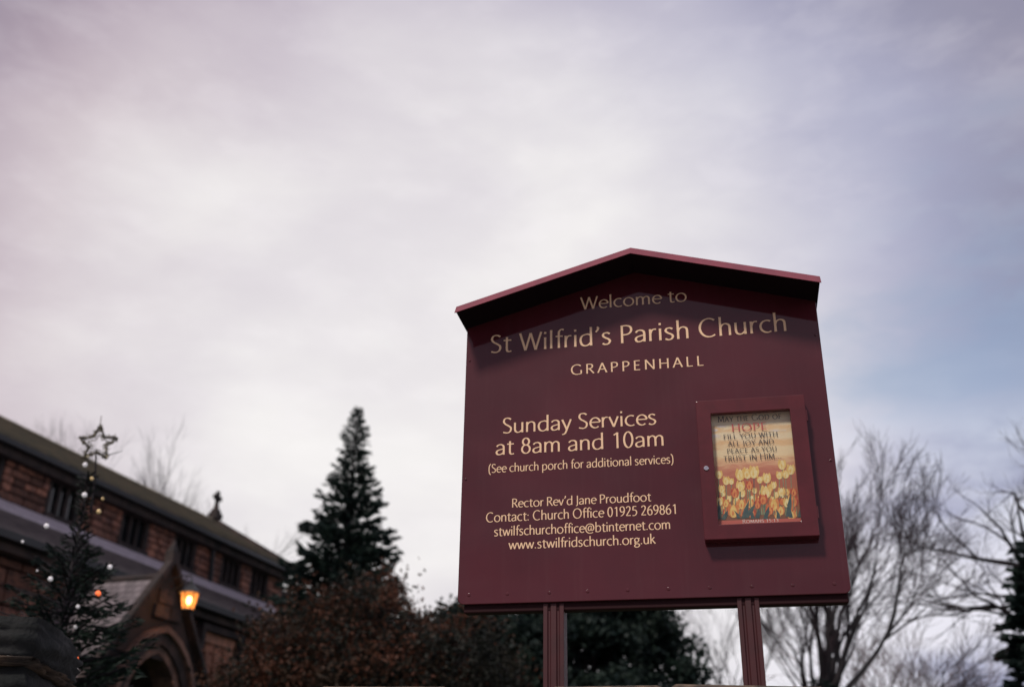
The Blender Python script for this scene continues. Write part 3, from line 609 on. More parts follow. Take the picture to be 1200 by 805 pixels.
# clerestory windows
cwin = [(18.6, 19.7), (21.35, 22.55), (24.35, 25.6), (26.9, 28.05), (29.55, 30.7), (31.35, 32.45)]
WZ0, WZ1 = 9.06, 9.90
for a, b in cwin:
    fr_ = MB(); fr_.box(a-.02, b+.02, 19.985, 20.14, WZ1, WZ1+.12); fr_.box(a-.06, b+.06, 19.92, 20.14, WZ0-.12, WZ0)
    fr_.box(a-.02, a+.11, 19.99, 20.14, WZ0, WZ1); fr_.box(b-.11, b+.02, 19.99, 20.14, WZ0, WZ1)
    wf = CB(fr_, 'window', STONE_D)
    m_ = (a+b)/2
    for k in (-1, 1):
        xx = m_+k*(b-a-.22)/6; mb = MB(); mb.box(xx-.045, xx+.045, 20.01, 20.13, WZ0, WZ1); CB(mb, 'mullion', STONE_D, wf)
    for k in range(3):
        w3 = (b-a-.22)/3; x0 = a+.11+k*w3+.05; x1 = x0+w3-.10; mb = MB(); mb.box(x0-.02, x1+.02, 20.095, 20.115, WZ0, WZ1); CB(mb, 'pane', PANE, wf)
# aisle windows: square-headed, three cusped lights
def aisle_window(a, b, z0, z1, mstone):
    f = MB(); f.box(a, b, 14.23, 14.49, z1-.05, z1+.16); f.box(a-.05, b+.05, 14.17, 14.49, z0-.16, z0)
    f.box(a, a+.17, 14.27, 14.49, z0, z1-.05); f.box(b-.17, b, 14.27, 14.49, z0, z1-.05)
    wf = CB(f, 'window', mstone); n = 3; w3 = (b-a-.34)/n
    hood = MB(); hood.box(a-.16, b+.16, 14.09, 14.29, z1+.165, z1+.30); hood.box(a-.16, a-.02, 14.10, 14.29, z1-.25, z1+.163); hood.box(b+.02, b+.16, 14.10, 14.29, z1-.25, z1+.163); CB(hood, 'hood_mould', STONE_D, wf)
    for k in range(1, n):
        xx = a+.17+k*w3; mb = MB(); mb.add([(xx-.09, 14.35, z0), (xx, 14.25, z0), (xx+.09, 14.35, z0), (xx+.07, 14.48, z0), (xx-.07, 14.48, z0)]+[(xx-.09, 14.35, z1-.05), (xx, 14.25, z1-.05), (xx+.09, 14.35, z1-.05), (xx+.07, 14.48, z1-.05), (xx-.07, 14.48, z1-.05)],
            [(0,1,6,5),(1,2,7,6),(2,3,8,7),(3,4,9,8),(4,0,5,9)]); CB(mb, 'mullion', mstone, wf)
    for k in range(n):                                        # pointed, cusped heads
        x0 = a+.17+k*w3+.07; x1 = x0+w3-.14; xm = (x0+x1)/2; zt = z1-.06; hh = .42; mb = MB()
        inner = [(x0, zt-hh), (x0+.035, zt-.28), (x0+.02, zt-.20), (x0+.09, zt-.14), (xm, zt-.05), (x1-.09, zt-.14), (x1-.02, zt-.20), (x1-.035, zt-.28), (x1, zt-hh)]
        outer = [(x0-.0, zt-hh), (x0-.06, zt-.28), (x0-.06, zt-.2), (x0-.06, zt+.0), (xm, zt+.0), (x1+.06, zt+.0), (x1+.06, zt-.2), (x1+.06, zt-.28), (x1+.0, zt-hh)]
        for i in range(8):
            (p0, q0), (p1, q1), (p2, q2), (p3, q3) = inner[i], inner[i+1], outer[i+1], outer[i]
            mb.add([(p0, 14.35, q0), (p1, 14.35, q1), (p2, 14.31, q2), (p3, 14.31, q3), (p0, 14.46, q0), (p1, 14.46, q1)], [(3,2,1,0),(0,1,5,4)])
        CB(mb, 'cusped_head', mstone, wf)
        mb = MB(); mb.box(x0-.04, x1+.04, 14.44, 14.46, z0, z1-.05); CB(mb, 'pane', PANE, wf)
AW = [(20.62, 22.02, 3.3, 5.50), (23.1, 24.5, 3.3, 5.50), (25.6, 27.0, 3.3, 5.50), (28.1, 29.5, 3.3, 5.50), (10.2, 11.6, 3.3, 5.50)]
for a, b, z0, z1 in AW: aisle_window(a, b, z0, z1, STONE_L)
# porch ------------------------------------------------------------
PS, PT, PTAN = 16.42, 12.15, 1.28; PZR = 5.74; PHW = 2.12; PZE = PZR-PHW*PTAN
ARC_S, ARC_W, ARC_Z, ARC_TOP = 16.32, .74, 3.45, 4.42
def arch_z(ds, w_, zs_, zt):       # pointed arch of half width w_: height above the springing at offset ds
    h = zt-zs_; R_ = (w_*w_+h*h)/(2*w_); c = R_-w_
    return zs_+math.sqrt(max(R_*R_-(abs(ds)+c)**2, 0))
# side walls and front core with the door opening left open
mb = MB(); mb.box(PS-PHW, PS-PHW+.4, PT+.02, 14.46, LAWN_Z-.3, PZE); mb.box(PS+PHW-.4, PS+PHW, PT+.02, 14.46, LAWN_Z-.3, PZE); CB(mb, 'porch_side_wall', STONE_D)
mb = MB(); N = 26
for sgn in (-1, 1):
    xs = [sgn*(ARC_W+.14)*i/N for i in range(N+1)]+[sgn*(PHW-.02)]
    for i in range(len(xs)-1):
        x0, x1 = xs[i], xs[i+1]; b0 = arch_z(x0, ARC_W+.14, ARC_Z, ARC_TOP+.14) if i <= N else LAWN_Z; b1 = arch_z(x1, ARC_W+.14, ARC_Z, ARC_TOP+.14) if i < N else LAWN_Z-.3
        if i == N: b0 = LAWN_Z-.3
        t0_, t1_ = PZR+.28-abs(x0)*PTAN, PZR+.28-abs(x1)*PTAN
        P = [(PS+x0, PT+.1, b0), (PS+x1, PT+.1, b1), (PS+x1, PT+.1, t1_), (PS+x0, PT+.1, t0_)]; Q = [(a, PT+.16, c) for a, _, c in P]
        mb.add(P+Q, [(0,1,2,3) if sgn > 0 else (3,2,1,0), (7,6,5,4), (0,4,5,1), (3,2,6,7)])
CB(mb, 'porch_front', MORTAR)
mb = MB(); mb.box(PS-1.6, PS+1.6, 14.34, 14.462, LAWN_Z, 4.6); CB(mb, 'inner_door', WOOD_D)
# arch rings: voussoirs, inner chamfered ring lighter than the outer hood ring
def ring(w_in, z_in, w_out, z_out, t0, t1, n, name, m, zbase=ARC_Z):
    for sgn in (-1, 1):
        fr2 = [(1-math.cos(math.pi/2*i/n)) for i in range(n+1)]
        pin = [(sgn*w_in*math.cos(math.pi/2*i/n)) for i in range(n+1)]; pout = [(sgn*w_out*math.cos(math.pi/2*i/n)) for i in range(n+1)]
        for i in range(n):
            a0, a1, b0, b1 = pin[i], pin[i+1], pout[i], pout[i+1]; g = .012*(1 if sgn > 0 else -1)
            za = lambda v: arch_z(v, w_in, zbase, z_in); zb = lambda v: arch_z(v, w_out, zbase, z_out)
            P = [(PS+a0, za(a0)+.004), (PS+a1, za(a1)-.004), (PS+b1, zb(b1)-.004), (PS+b0, zb(b0)+.004)]
            vs = [(x, t0, z) for x, z in P]+[(x, t1, z) for x, z in P]; fs = [(0,1,2,3),(7,6,5,4),(0,4,5,1),(1,5,6,2),(2,6,7,3),(3,7,4,0)]
            if sgn > 0: fs = [f[::-1] for f in fs]
            CB(MB().add(vs, fs), name, m)
ring(ARC_W, ARC_TOP, ARC_W+.14, ARC_TOP+.15, PT+.04, PT+.5, 6, 'voussoir', STONE_R)
ring(ARC_W+.145, ARC_TOP+.155, ARC_W+.33, ARC_TOP+.36, PT-.02, PT+.3, 6, 'voussoir', STONE_D)
ring(ARC_W+.335, ARC_TOP+.365, ARC_W+.43, ARC_TOP+.47, PT-.10, PT+.2, 7, 'hood_stone', STONE_R)
for sgn in (-1, 1):
    for i in range(6):
        z0 = LAWN_Z+i*.41; put_ = [PS+sgn*ARC_W, PS+sgn*(ARC_W+.14)]; mb = MB(); mb.box(min(put_), max(put_), PT+.04, PT+.5, z0, z0+.40); CB(mb, 'jamb_stone', STONE_R)
# gable coping stones and apex
for sgn in (-1, 1):
    nn = 7
    for i in range(nn):
        a, b = i*PHW*1.06/nn, (i+1)*PHW*1.06/nn-.02; za, zb_ = PZR+.30-a*PTAN, PZR+.30-b*PTAN
        vs = [(PS+sgn*a, PT-.06, za), (PS+sgn*b, PT-.06, zb_), (PS+sgn*b, PT+.11, zb_), (PS+sgn*a, PT+.11, za), (PS+sgn*a, PT-.05, za+.15), (PS+sgn*b, PT-.05, zb_+.15), (PS+sgn*b, PT+.10, zb_+.15), (PS+sgn*a, PT+.10, za+.15)]
        fs = [(0,3,2,1),(4,5,6,7),(0,1,5,4),(1,2,6,5),(2,3,7,6),(3,0,4,7)]
        if sgn < 0: fs = [f[::-1] for f in fs]
        CB(MB().add(vs, fs), 'coping_stone', STONE_D)
mb = MB(); mb.box(PS-.10, PS+.10, PT-.04, PT+.14, PZR+.30, PZR+.52); mb.add([(PS-.08, PT-.02, PZR+.52), (PS+.08, PT-.02, PZR+.52), (PS+.08, PT+.12, PZR+.52), (PS-.08, PT+.12, PZR+.52), (PS, PT+.05, PZR+.75)], [(0,1,4),(1,2,4),(2,3,4),(3,0,4)]); CB(mb, 'apex_stone', STONE_D)
# porch slates, one by one on the visible slope
sl_m = [None]*4
for i in range(4):
    bm = bmesh.new(); bmesh.ops.create_cube(bm, size=1.0); rs2 = random.Random(i)
    for v in bm.verts: v.co += Vector((rs2.uniform(-.01, .01), rs2.uniform(-.01, .01), rs2.uniform(-.2, .2)))
    me = bpy.data.meshes.new('slate'); bm.to_mesh(me); bm.free(); me.materials.append(SLATE_A); sl_m[i] = me
ang = math.atan(PTAN); rows = 22; slope = PHW*1.06/math.cos(ang); dr = slope/rows
rs = random.Random(11)
for r_ in range(rows):
    nsl = 12; w_ = (14.42-(PT+.20))/nsl
    for c_ in range(nsl):
        d = (r_+.5)*dr+.04; s_ = PS-d*math.cos(ang); z_ = PZR-d*math.sin(ang)+.045
        t_ = PT+.20+(c_+.5)*w_+(w_/2 if r_ % 2 else 0)*.9
        if t_ > 14.42: continue
        o = bpy.data.objects.new('slate', rs.choice(sl_m)); C.objects.link(o); o.parent = church
        o.location = (s_-OFF[0], t_-OFF[1], z_-OFF[2]); o.rotation_euler = (0, -ang+rs.uniform(.05, .085), 0); o.scale = (dr*1.25, w_*.95, .024)
mb = MB()
for sgn in (-1, 1):
    P = [(PS, PZR), (PS+sgn*PHW*1.08, PZR-PHW*1.08*PTAN)]; vs = [(P[0][0], PT+.17, P[0][1]), (P[1][0], PT+.17, P[1][1]), (P[1][0], 14.45, P[1][1]), (P[0][0], 14.45, P[0][1])]
    vs += [(a, b, c-.12) for a, b, c in vs]; mb.add(vs, [(0,1,2,3),(7,6,5,4),(0,4,5,1),(1,5,6,2),(2,6,7,3),(3,7,4,0)])
CB(mb, 'porch_roof', SLATE_A)
mb = MB(); mb.tube([(PS, PT+.20, PZR+.05), (PS, 14.45, PZR+.05)], .07, 6); CB(mb, 'porch_ridge', STONE_D)
# individual stones of all the walls in view ------------------------
cand = []; rs = random.Random(2)
def course(s0, s1, t, z0, z1, holes, wmin, wmax, m, test=None):
    s = s0+rs.uniform(-.2, 0)
    while s < s1:
        b = s+rs.uniform(wmin, wmax)
        segs = [(max(s, s0), min(b, s1))]
        for ha, hb, hz0, hz1 in holes:
            if hz0 < z1-.02 and hz1 > z0+.02:
                new = []
                for a, c in segs:
                    if c <= ha or a >= hb: new.append((a, c))
                    else:
                        if a < ha: new.append((a, ha))
                        if c > hb: new.append((hb, c))
                segs = new
        for a, c in segs:
            if c-a > .07 and (test is None or test(a, c, z0, z1)): cand.append((a+.018, c-.018, t+rs.uniform(-.03, .02), z0+.018, z1-.018, m))
        s = b
z = 8.70
hol = [(a-.03, b+.03, WZ0-.12, WZ1+.12) for a, b in cwin]
while z < ZE-.48:
    h = rs.uniform(.19, .25); course(17.5, S1-.06, 19.97, z, min(z+h, ZE-.42), hol, .3, .75, 0); z += h
z = 2.9; hol = [(a-.0, b+.0, z0-.16, z1+.16) for a, b, z0, z1 in AW]+[(PS-PHW, PS+PHW, 0, PZE)]
while z < 5.85:
    h = rs.uniform(.26, .34); course(11.5, 32.5, 14.35, z, min(z+h, 5.87), hol, .40, .80, 0, lambda a, c, z0, z1: not (17.4 < a < 19.2) and c-a > .1); z += h
z = 2.6
def gable_ok(a, c, z0, z1):
    m_ = max(abs(a-PS), abs(c-PS)); 
    if z1 > PZR+.30-m_*PTAN: return False
    o_ = min(abs(a-PS), abs(c-PS)) if (a-PS)*(c-PS) > 0 else 0
    return not (o_ < ARC_W+.43 and z0 < arch_z(min(o_, ARC_W+.43), ARC_W+.43, ARC_Z, ARC_TOP+.47))
while z < PZR+.25:
    h = rs.uniform(.24, .32); course(PS-PHW, PS+PHW, PT+.0, z, z+h, [], .25, .5, 1, gable_ok); z += h
cand.sort(key=lambda q: -(q[1]-q[0])*(q[4]-q[3])/((q[0]**2+q[2]**2)))
SS = [stone_set(STONE, .05), stone_set(STONE_D, .05)]; rest = [MB(), MB()]
for i, (a, c, t_, z0, z1, m) in enumerate(cand):
    me = rs.choice(SS[m])
    dep = .14
    if i < 299: put(me, 'stone', church, a, c, t_, t_+dep, z0, z1, OFF)
    else: baked(rest[m], me, a, c, t_, t_+dep, z0, z1)
print('stones', len(cand))
for q, m in ((rest[0], STONE), (rest[1], STONE_D)):
    if q.v: o = CB(q, 'stonework', m); o['kind'] = 'stuff'
# backing that closes the odd gaps at the verges of the porch gable
mb = MB(); mb.prism([(PS-1.15, PZR-1.15*PTAN+.05), (PS+1.15, PZR-1.15*PTAN+.05), (PS, PZR+.27)], PT+.06, PT+.12); CB(mb, 'gable_backing', STONE_D)

# the porch lantern on its bracket
LS, LT, LZ = 16.17, 11.52, 5.29
lp = ax*LS+ay*LT
lamp = empty('porch_lantern', (lp.x, lp.y, LZ), math.pi/2-YC); lamp.scale = (.88, .88, .88); tag(lamp, 'glowing amber lantern hanging above the porch door', 'lantern')
mb = MB(); mb.lathe(0, 0, [(.115, -.20), (.175, .12)], 6); g = mb.build('glass', LAMP_G, lamp)
mb = MB()
for k in range(6):
    a = 2*math.pi*k/6; mb.tube([(.118*math.cos(a), .118*math.sin(a), -.2), (.18*math.cos(a), .18*math.sin(a), .125)], .010, 5)
mb.lathe(0, 0, [(.13, -.225), (.125, -.2)], 6); mb.build('frame', IRON, lamp)
mb = MB(); mb.lathe(0, 0, [(.22, .12), (.205, .15), (.09, .27), (.05, .29), (.045, .34), (.02, .38)], 6); mb.build('cap', IRON, lamp)
mb = MB(); mb.tube([(0, 0, .37), (0, .02, .47), (.02, .25, .50), (.1, .62, .44)], .018, 6); mb.tube([(.1, .62, .15), (.05, .3, .3), (.0, .1, .48)], .012, 6); mb.build('bracket', IRON, lamp)
mb = MB(); mb.lathe(0, 0, [(.02, -.10), (.05, -.05), (.055, .0), (.03, .05)], 10); bl = mb.build('bulb', LAMP_B, lamp, smooth=True)
pl = bpy.data.lights.new('lantern_light', 'POINT'); pl.energy = 4; pl.color = (1, .42, .12); pl.shadow_soft_size = .08
po = bpy.data.objects.new('lantern_light', pl); C.objects.link(po); po.parent = lamp; po.location = (0, .24, -.02)

# ------------------------------------------------------------------ trees
def vrot(d, ang_, rnd):
    a = d.orthogonal().normalized(); a.rotate(Matrix.Rotation(rnd, 3, d)); q = d.copy(); q.rotate(Matrix.Rotation(ang_, 3, a)); return q
def grow(mb, fine, p, d, L, r_, depth, rs, maxd, up=.04, spread=.5, kids=(3, 5), wob=.10, taper=.35, fine_from=2):
    n = 4 if depth < 2 else 3; pts = [p.copy()]; rads = [r_]; dd = d.copy()
    for i in range(n):
        dd = (dd+Vector((rs.gauss(0, wob), rs.gauss(0, wob), rs.gauss(0, wob)+up))).normalized(); p = p+dd*(L/n); pts.append(p.copy()); rads.append(r_*(1-(1-taper)*(i+1)/n))
    (fine if depth >= fine_from else mb).tube(pts, rads, 5 if depth < 2 else 3, cap=False)
    if depth >= maxd: return
    k = rs.randint(*kids)
    for j in range(k):
        f = rs.uniform(.3, 1.0) if j else 1.0; i = min(int(f*n), n-1); q = pts[i].lerp(pts[i+1], f*n-i if f < 1 else 1.0)
        grow(mb, fine, q, vrot((pts[i+1]-pts[i]).normalized(), rs.uniform(.25, 1)*spread, rs.uniform(0, 6.28)), L*rs.uniform(.55, .8), max(r_*taper*1.45*rs.uniform(.7, 1), .0050), depth+1, rs, maxd, up, spread, kids, wob, taper, fine_from)
def bare_tree(name, base, label, seed, limbs, trunk_h, trunk_r, maxd=5, spread=.55, kids=(3, 4), group=None, m=BARK, mf=BARK_F, minr=.006, up=.04, lscale=1.0):
    root = empty(name, base); tag(root, label, 'tree', group); rs = random.Random(seed)
    t = MB(); f = MB(); tr = MB()
    tr.tube([(0, 0, -.3), (0, 0, .2), (.03, .02, trunk_h*.5), (0, 0, trunk_h+.25)], [trunk_r*1.5, trunk_r*1.15, trunk_r, trunk_r*.8], 10); tr.build('trunk', m, root, smooth=True)
    for (dx, dy, dz, L, r_) in limbs:
        L *= lscale
        grow(t, f, Vector((0, 0, trunk_h*rs.uniform(.75, 1.05))), Vector((dx, dy, dz)).normalized(), L, r_, 0, rs, maxd, up, spread, kids)
    t.build('limbs', m, root); f.build('twigs', mf, root)
    return root
# right of the sign: a multi-limbed tree fanning up and out
bare_tree('bare_tree', (5.55, 19.3, LAWN_Z), 'leafless tree with a fan of long rising limbs, just right of the noticeboard', 4,
    [(-.34, .1, .98, 1.7, .065), (-.12, -.1, 1, 2.1, .075), (.1, .1, 1, 2.2, .075), (.26, -.1, .97, 2.3, .08), (.45, .15, .95, 2.3, .075), (.62, -.2, .9, 2.2, .07), (.95, -.1, .72, 2.3, .07), (.1, .4, 1, 1.9, .06), (-.6, -.1, .9, 1.5, .06), (.35, .5, .9, 1.9, .06), (1.3, .2, .55, 1.9, .055), (-.5, .3, .8, 1.5, .05)],
    2.75, .22, maxd=5, spread=.48, kids=(3, 4), up=.03, lscale=.84)
# large old tree at the right edge, sends crooked boughs leftwards into the picture
bare_tree('oak_tree', (11.28, 22.6, LAWN_Z), 'leafless oak with crooked boughs reaching in from the right edge', 9,
    [(.04, .02, 1.0, 1.8, .15), (-.95, .0, .30, 1.7, .075), (-.8, -.1, .55, 1.7, .07), (-.4, .1, 1, 1.4, .08), (.2, .1, 1.0, 1.8, .12), (.8, 0, .6, 2.0, .10), (-.95, .2, .02, 1.5, .06), (-.55, .3, .8, 1.3, .06), (-.9, -.2, -.08, 1.3, .05)],
    6.0, .18, maxd=4, spread=.85, kids=(2, 4), up=.02)
# low twiggy trees at the bottom right
for i, (x, y, h, lab) in enumerate([(7.6, 22, 2.0, 'low brown twiggy tree between the fan-limbed tree and the oak'), (8.9, 24, 2.2, 'low brown twiggy tree beside the dark evergreen at the right edge')]):
    bare_tree('thorn_tree', (x, y, LAWN_Z), lab, 30+i, [(math.cos(a)*.7, math.sin(a)*.7, 1, 1.5, .05) for a in (0, 1, 2.1, 3.2, 4.2, 5.3)], h*.85, .11, maxd=4, spread=.75, kids=(3, 4), mf=mat('rusty_twig', (.10, .055, .05), .9), group='low thorn trees')
# left of sign post, behind: slender branches seen below the board, right part
bare_tree('birch_tree', (6.3, 33.0, LAWN_Z), 'slender leafless tree seen under the board between the two posts', 14, [(-.5, 0, 1, 2.5, .07), (-.9, 0, .7, 2.6, .06), (.3, .1, 1, 2.5, .07), (0, .4, 1, 2.4, .06), (.8, 0, .7, 2.3, .06), (-1, .2, .3, 2.2, .05)], 3.2, .2, maxd=4, spread=.7, kids=(3, 4))
# beyond the church roof
bare_tree('bare_tree', (-19.0, 51.6, LAWN_Z), 'tall leafless tree rising behind the church roof near the star', 41, [(-.35, 0, 1, 4.0, .14), (-.1, .1, 1, 4.6, .14), (.25, 0, 1, 3.8, .14), (.7, .1, 1, 4.0, .13), (-.7, -.1, 1, 3.8, .12)], 9.6, .4, maxd=5, spread=.42, kids=(3, 4))
bare_tree('bare_tree', (-17.0, 52.6, LAWN_Z), 'lower leafless tree rising behind the church roof near the gable cross', 43, [(-.6, 0, 1, 3.2, .12), (0, .1, 1, 3.4, .12), (.5, 0, 1, 3.2, .12), (.9, .1, .9, 3.0, .11)], 9.4, .35, maxd=5, spread=.5, kids=(3, 4))

def conifer(name, base, H, R, label, m, seed, nbr=240, ncard=60, h0=.06, Lc=.22, Wc=.07, droop=.25, pw=.85, cat='tree', group=None, trunk_r=.2, jit=0.0, shape=None):
    root = empty(name, base); tag(root, label, cat, group); rs = random.Random(seed)
    MB().tube([(0, 0, -.2), (0, 0, H*.5), (0, 0, H*.97)], [trunk_r, trunk_r*.6, .012], 8).build('trunk', BARK, root, smooth=True)
    st = MB(); cen = []; axs = []; LL = []
    for i in range(nbr):
        f = h0+(1-h0)*(i+rs.random())/nbr; f = 1-(1-f)**1.12; prof = shape(f) if shape else (1-f)**pw
        L = R*prof*rs.uniform(.72, 1.10)+.04*H*.3*(f > .9); a = i*2.39996+rs.uniform(-.3, .3); z = f*H
        el = .45*f+.12-rs.uniform(0, .25)+rs.uniform(-1, 1)*jit; d = Vector((math.cos(a)*math.cos(el), math.sin(a)*math.cos(el), math.sin(el))); P = [Vector((0, 0, z))]
        for k in range(1, 5):
            u = k/4; P.append(Vector((0, 0, z))+d*L*u+Vector((0, 0, -droop*L*u*u+.10*L*u**3)))
        st.tube(P, [.02*L/1.5+.004, .015*L/1.5+.004, .01, .007, .004], 3, cap=False)
        nc = max(int(ncard*(L/R)**1.2), 6)
        for k in range(nc):
            u = rs.uniform(.12, 1)**.75; seg = min(int(u*4), 3); q = P[seg].lerp(P[seg+1], u*4-seg); tdir = (P[seg+1]-P[seg]).normalized()
            spr = .30*L*(1-u*.75)+.05; side = tdir.cross(Vector((0, 0, 1)))
            off = rs.uniform(-1, 1); q = q+side*off*spr+Vector((0, 0, -abs(off)*spr*.35-rs.uniform(0, .12)*L*.4)); cen.append(q)
            axs.append(tdir+side*off*.9+Vector((rs.gauss(0, .25), rs.gauss(0, .25), -.25+rs.gauss(0, .25)))); LL.append(Lc*rs.uniform(.6, 1.3)*(.45+.55*min(1, prof*2.2)))
    st.build('branches', BARK, root)
    cen = np.array([tuple(v) for v in cen]); axs = np.array([tuple(v) for v in axs]); LL = np.array(LL)
    q = leaf_quads(cen, axs, LL, LL*Wc/Lc); link('crown', quads_mesh('crown', q), m, root)
    return root
conifer('spruce_tree', (-5.22, 33.6, LAWN_Z), 13.9, 4.45, 'tall dark pointed conifer standing at the end of the church', NEEDLE, 5, nbr=700, ncard=130, Lc=.28, Wc=.13, droop=.1, pw=.93, trunk_r=.3, jit=.35)
conifer('fir_tree', (11.0, 21.4, LAWN_Z), 6.4, 2.0, 'narrow dark evergreen cut by the right edge of the picture', NEEDLE, 12, nbr=520, ncard=110, Lc=.20, Wc=.11, pw=.42, jit=.45)
conifer('fir_tree', (4.9, 17.2, LAWN_Z), 2.9, 1.2, 'short dark shrub at the foot of the fan-limbed tree right of the right post', NEEDLE, 15, nbr=150, ncard=50, Lc=.16, Wc=.08, pw=.5, cat='shrub')

# bushes of real leaves on a frame of stems
def bush(name, base, R, H, label, m1, m2, seed, nleaf=26000, Lf=.07, nclump=120, cat='shrub'):
    root = empty(name, base); tag(root, label, cat); rs = random.Random(seed); r2 = np.random.default_rng(seed)
    st = MB(); tips = []
    for i in range(nclump):
        a = rs.uniform(0, 6.283); el = math.acos(rs.uniform(-.05, 1)); k = rs.uniform(.62, 1.06)
        tip = Vector((math.cos(a)*math.sin(el)*R*k, math.sin(a)*math.sin(el)*R*.8*k, H*.42+math.cos(el)*H*.56*k)); tips.append(tip)
        mid = tip*.45+Vector((0, 0, H*.1)); st.tube([(0, 0, 0), tuple(mid), tuple(tip)], [.025, .014, .005], 4, cap=False)
        for j in range(3):
            e2 = tip+Vector((rs.gauss(0, .22), rs.gauss(0, .22), rs.uniform(.0, .30))); st.tube([tuple(mid.lerp(tip, .7)), tuple(e2)], [.008, .003], 3, cap=False); tips.append(e2)
    st.build('stems', BARK, root)
    T = np.array([tuple(v) for v in tips]); idx = r2.integers(0, len(T), nleaf); cen = T[idx]+r2.normal(size=(nleaf, 3))*np.array([.20, .20, .13])*min(R, 2.4)/2.2
    ax_ = r2.normal(size=(nleaf, 3))+np.array([0, 0, -.2]); q = leaf_quads(cen, ax_, Lf*r2.uniform(.7, 1.3, nleaf), Lf*.6)
    sel = (idx % 5 < 3)
    link('bronze_foliage', quads_mesh('foliage', q[sel]), m1, root); link('dark_foliage', quads_mesh('foliage', q[~sel]), m2, root)
    return root
bush('beech_bush', (-2.05, 15.8, LAWN_Z), 2.05, 3.8, 'wide russet-leaved bush in front of the tall conifer', BRONZE, BRONZE_D, 3, nleaf=52000, nclump=200)
bush('maple_bush', (-3.25, 16.6, LAWN_Z), .95, 3.3, 'brown-green bush overlapping the church wall right of the lantern', BRONZE_D, BRONZE, 4, nleaf=24000, nclump=110)
bush('laurel_bush', (-.55, 15.0, LAWN_Z), 1.05, 3.05, 'dark loose bush just left of the noticeboard', BRONZE_D, BRONZE_D, 6, nleaf=14000, nclump=90)

bush('yew_tree', (-.45, 29.5, LAWN_Z), 2.9, 6.6, 'dark evergreen left of the left post under the board', NEEDLE_Y, NEEDLE, 61, nleaf=30000, Lf=.2, nclump=170, cat='tree')
bush('yew_tree', (2.3, 30.4, LAWN_Z), 3.0, 7.7, 'broad dark evergreen between the two posts under the board', NEEDLE_Y, NEEDLE, 62, nleaf=38000, Lf=.2, nclump=200, cat='tree')
# the Christmas tree in front of the church
XB = (-3.27, 7.9, LAWN_Z)
conifer('christmas_tree', XB, 3.02, 1.65, 'sparse dark Christmas tree topped by a wire star, in front of the church', NEEDLE_X, 21, nbr=260, ncard=210, Lc=.085, Wc=.020, droop=.06, h0=.15, trunk_r=.03, shape=lambda f: .03+max(0, .88-f)*1.08, jit=.3)
sx, sz = .175, .075
star = empty('star_topper', (-3.24, 7.86, 4.175), 0); tag(star, 'wire star wound with tinsel on top of the Christmas tree', 'star')
def starpts(ro, ri, rot=0.0): return [((ro if k % 2 == 0 else ri)*math.sin(rot+k*math.pi/5), 0, (ro if k % 2 == 0 else ri)*math.cos(rot+k*math.pi/5)) for k in range(10)]
TIN = mat('tinsel_wire', (.10, .085, .05), .35, scale=60, col2=(.30, .27, .20), metal=.6)
mb = MB(); op_ = starpts(.150, .070, -.03); ip_ = starpts(.085, .042, -.03)
mb.tube([*op_, op_[0]], .006, 6, cap=False); mb.build('outer_wire', TIN, star)
mb = MB(); mb.tube([*[(a, .01, c) for a, _, c in ip_], (ip_[0][0], .01, ip_[0][2])], .004, 6, cap=False); mb.build('inner_wire', TIN, star)
fz = []; 
for k in range(10):
    a, b = np.array(op_[k]), np.array(op_[(k+1) % 10])
    for j in range(60): fz.append(a+(b-a)*(j/60)+RNG.normal(size=3)*.007)
fz = np.array(fz); link('tinsel', quads_mesh('tinsel', leaf_quads(fz, RNG.normal(size=fz.shape), .040, .009)), TIN, star)
mb = MB(); mb.tube([(-.005, 0, .12), (-.012, 0, .235)], [.005, .0025], 5); mb.build('spike', TIN, star)
mb = MB(); mb.tube([(.0, 0, -.055), (.03, .01, -.30), (.04, .02, -.55)], [.006, .008, .010], 5); mb.tube([(.08, 0, -.10), (.21, .0, -.055)], [.005, .002], 5); mb.build('stalk', BARK, star)
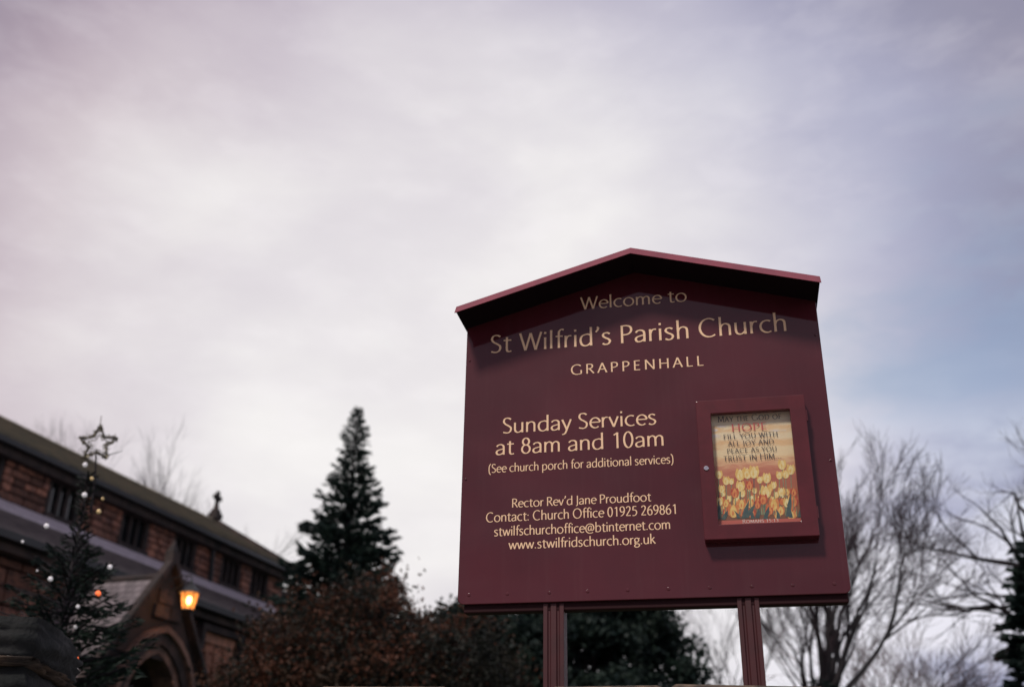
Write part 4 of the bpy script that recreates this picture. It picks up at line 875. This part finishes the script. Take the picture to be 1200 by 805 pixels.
BW = mat('white_bauble', (.85, .82, .84), .25, emit=(1, .93, .95), estr=.22); BG = mat('gold_bauble', (.75, .55, .28), .3, metal=.5, emit=(1, .7, .35), estr=.15); BO = mat('orange_light', (.9, .2, .06), .4, emit=(1, .17, .05), estr=1.1)
for (x, y, z, r_, kind, lab) in [
    (-3.28, 7.80, 3.98, .026, 0, 'white bauble highest on the Christmas tree, just under the star'), (-3.22, 7.83, 3.88, .020, 1, 'gold bauble on the bare stem below the highest white bauble'),
    (-3.24, 7.80, 3.74, .028, 0, 'white bauble against the dark eaves, second white one below the star'), (-3.12, 7.86, 3.73, .016, 1, 'small gold bauble right of the second white bauble'),
    (-3.12, 7.83, 3.62, .024, 1, 'gold bauble lowest of the upper gold ones'), (-3.39, 7.60, 3.44, .026, 0, 'white bauble in front of the pale lead flashing of the church'),
    (-3.54, 7.60, 3.32, .014, 0, 'tiny white bauble farthest left on the tree'), (-2.93, 7.75, 3.18, .025, 0, 'white bauble farthest right on the tree, beside the porch roof'),
    (-3.39, 7.60, 3.11, .010, 0, 'tiniest white bauble among the dark left branches'), (-3.24, 7.50, 3.03, .024, 0, 'white bauble in the dark middle of the tree'),
    (-2.97, 7.72, 2.98, .027, 2, 'upper orange light in front of the porch slates'), (-3.05, 7.60, 2.86, .019, 0, 'dim white bauble left below the upper orange light'),
    (-3.00, 7.50, 2.70, .017, 0, 'small white bauble midway between the two orange lights'), (-2.96, 7.50, 2.49, .028, 2, 'lower orange light at the foot of the picture'),
    (-3.00, 7.48, 2.51, .012, 0, 'tiny white bauble touching the lower orange light on its left'), (-2.94, 7.50, 2.42, .013, 0, 'tiny white bauble right below the lower orange light')]:
    o = empty('bauble' if kind < 2 else 'string_light', (x, y, z)); tag(o, lab, 'bauble' if kind < 2 else 'light', 'baubles and lights on the Christmas tree')
    mb = MB(); mb.lathe(0, 0, [(r_*.70*math.sin(rad(a)), r_*.70*math.cos(rad(a))) for a in range(178, 0, -16)], 14); mb.build('ball', (BW, BG, BO)[kind], o, smooth=True)
    mb = MB(); mb.lathe(0, 0, [(r_*.24, r_*.66), (r_*.24, r_*.95), (r_*.1, r_*1.1)], 8); mb.build('cap', TIN, o)
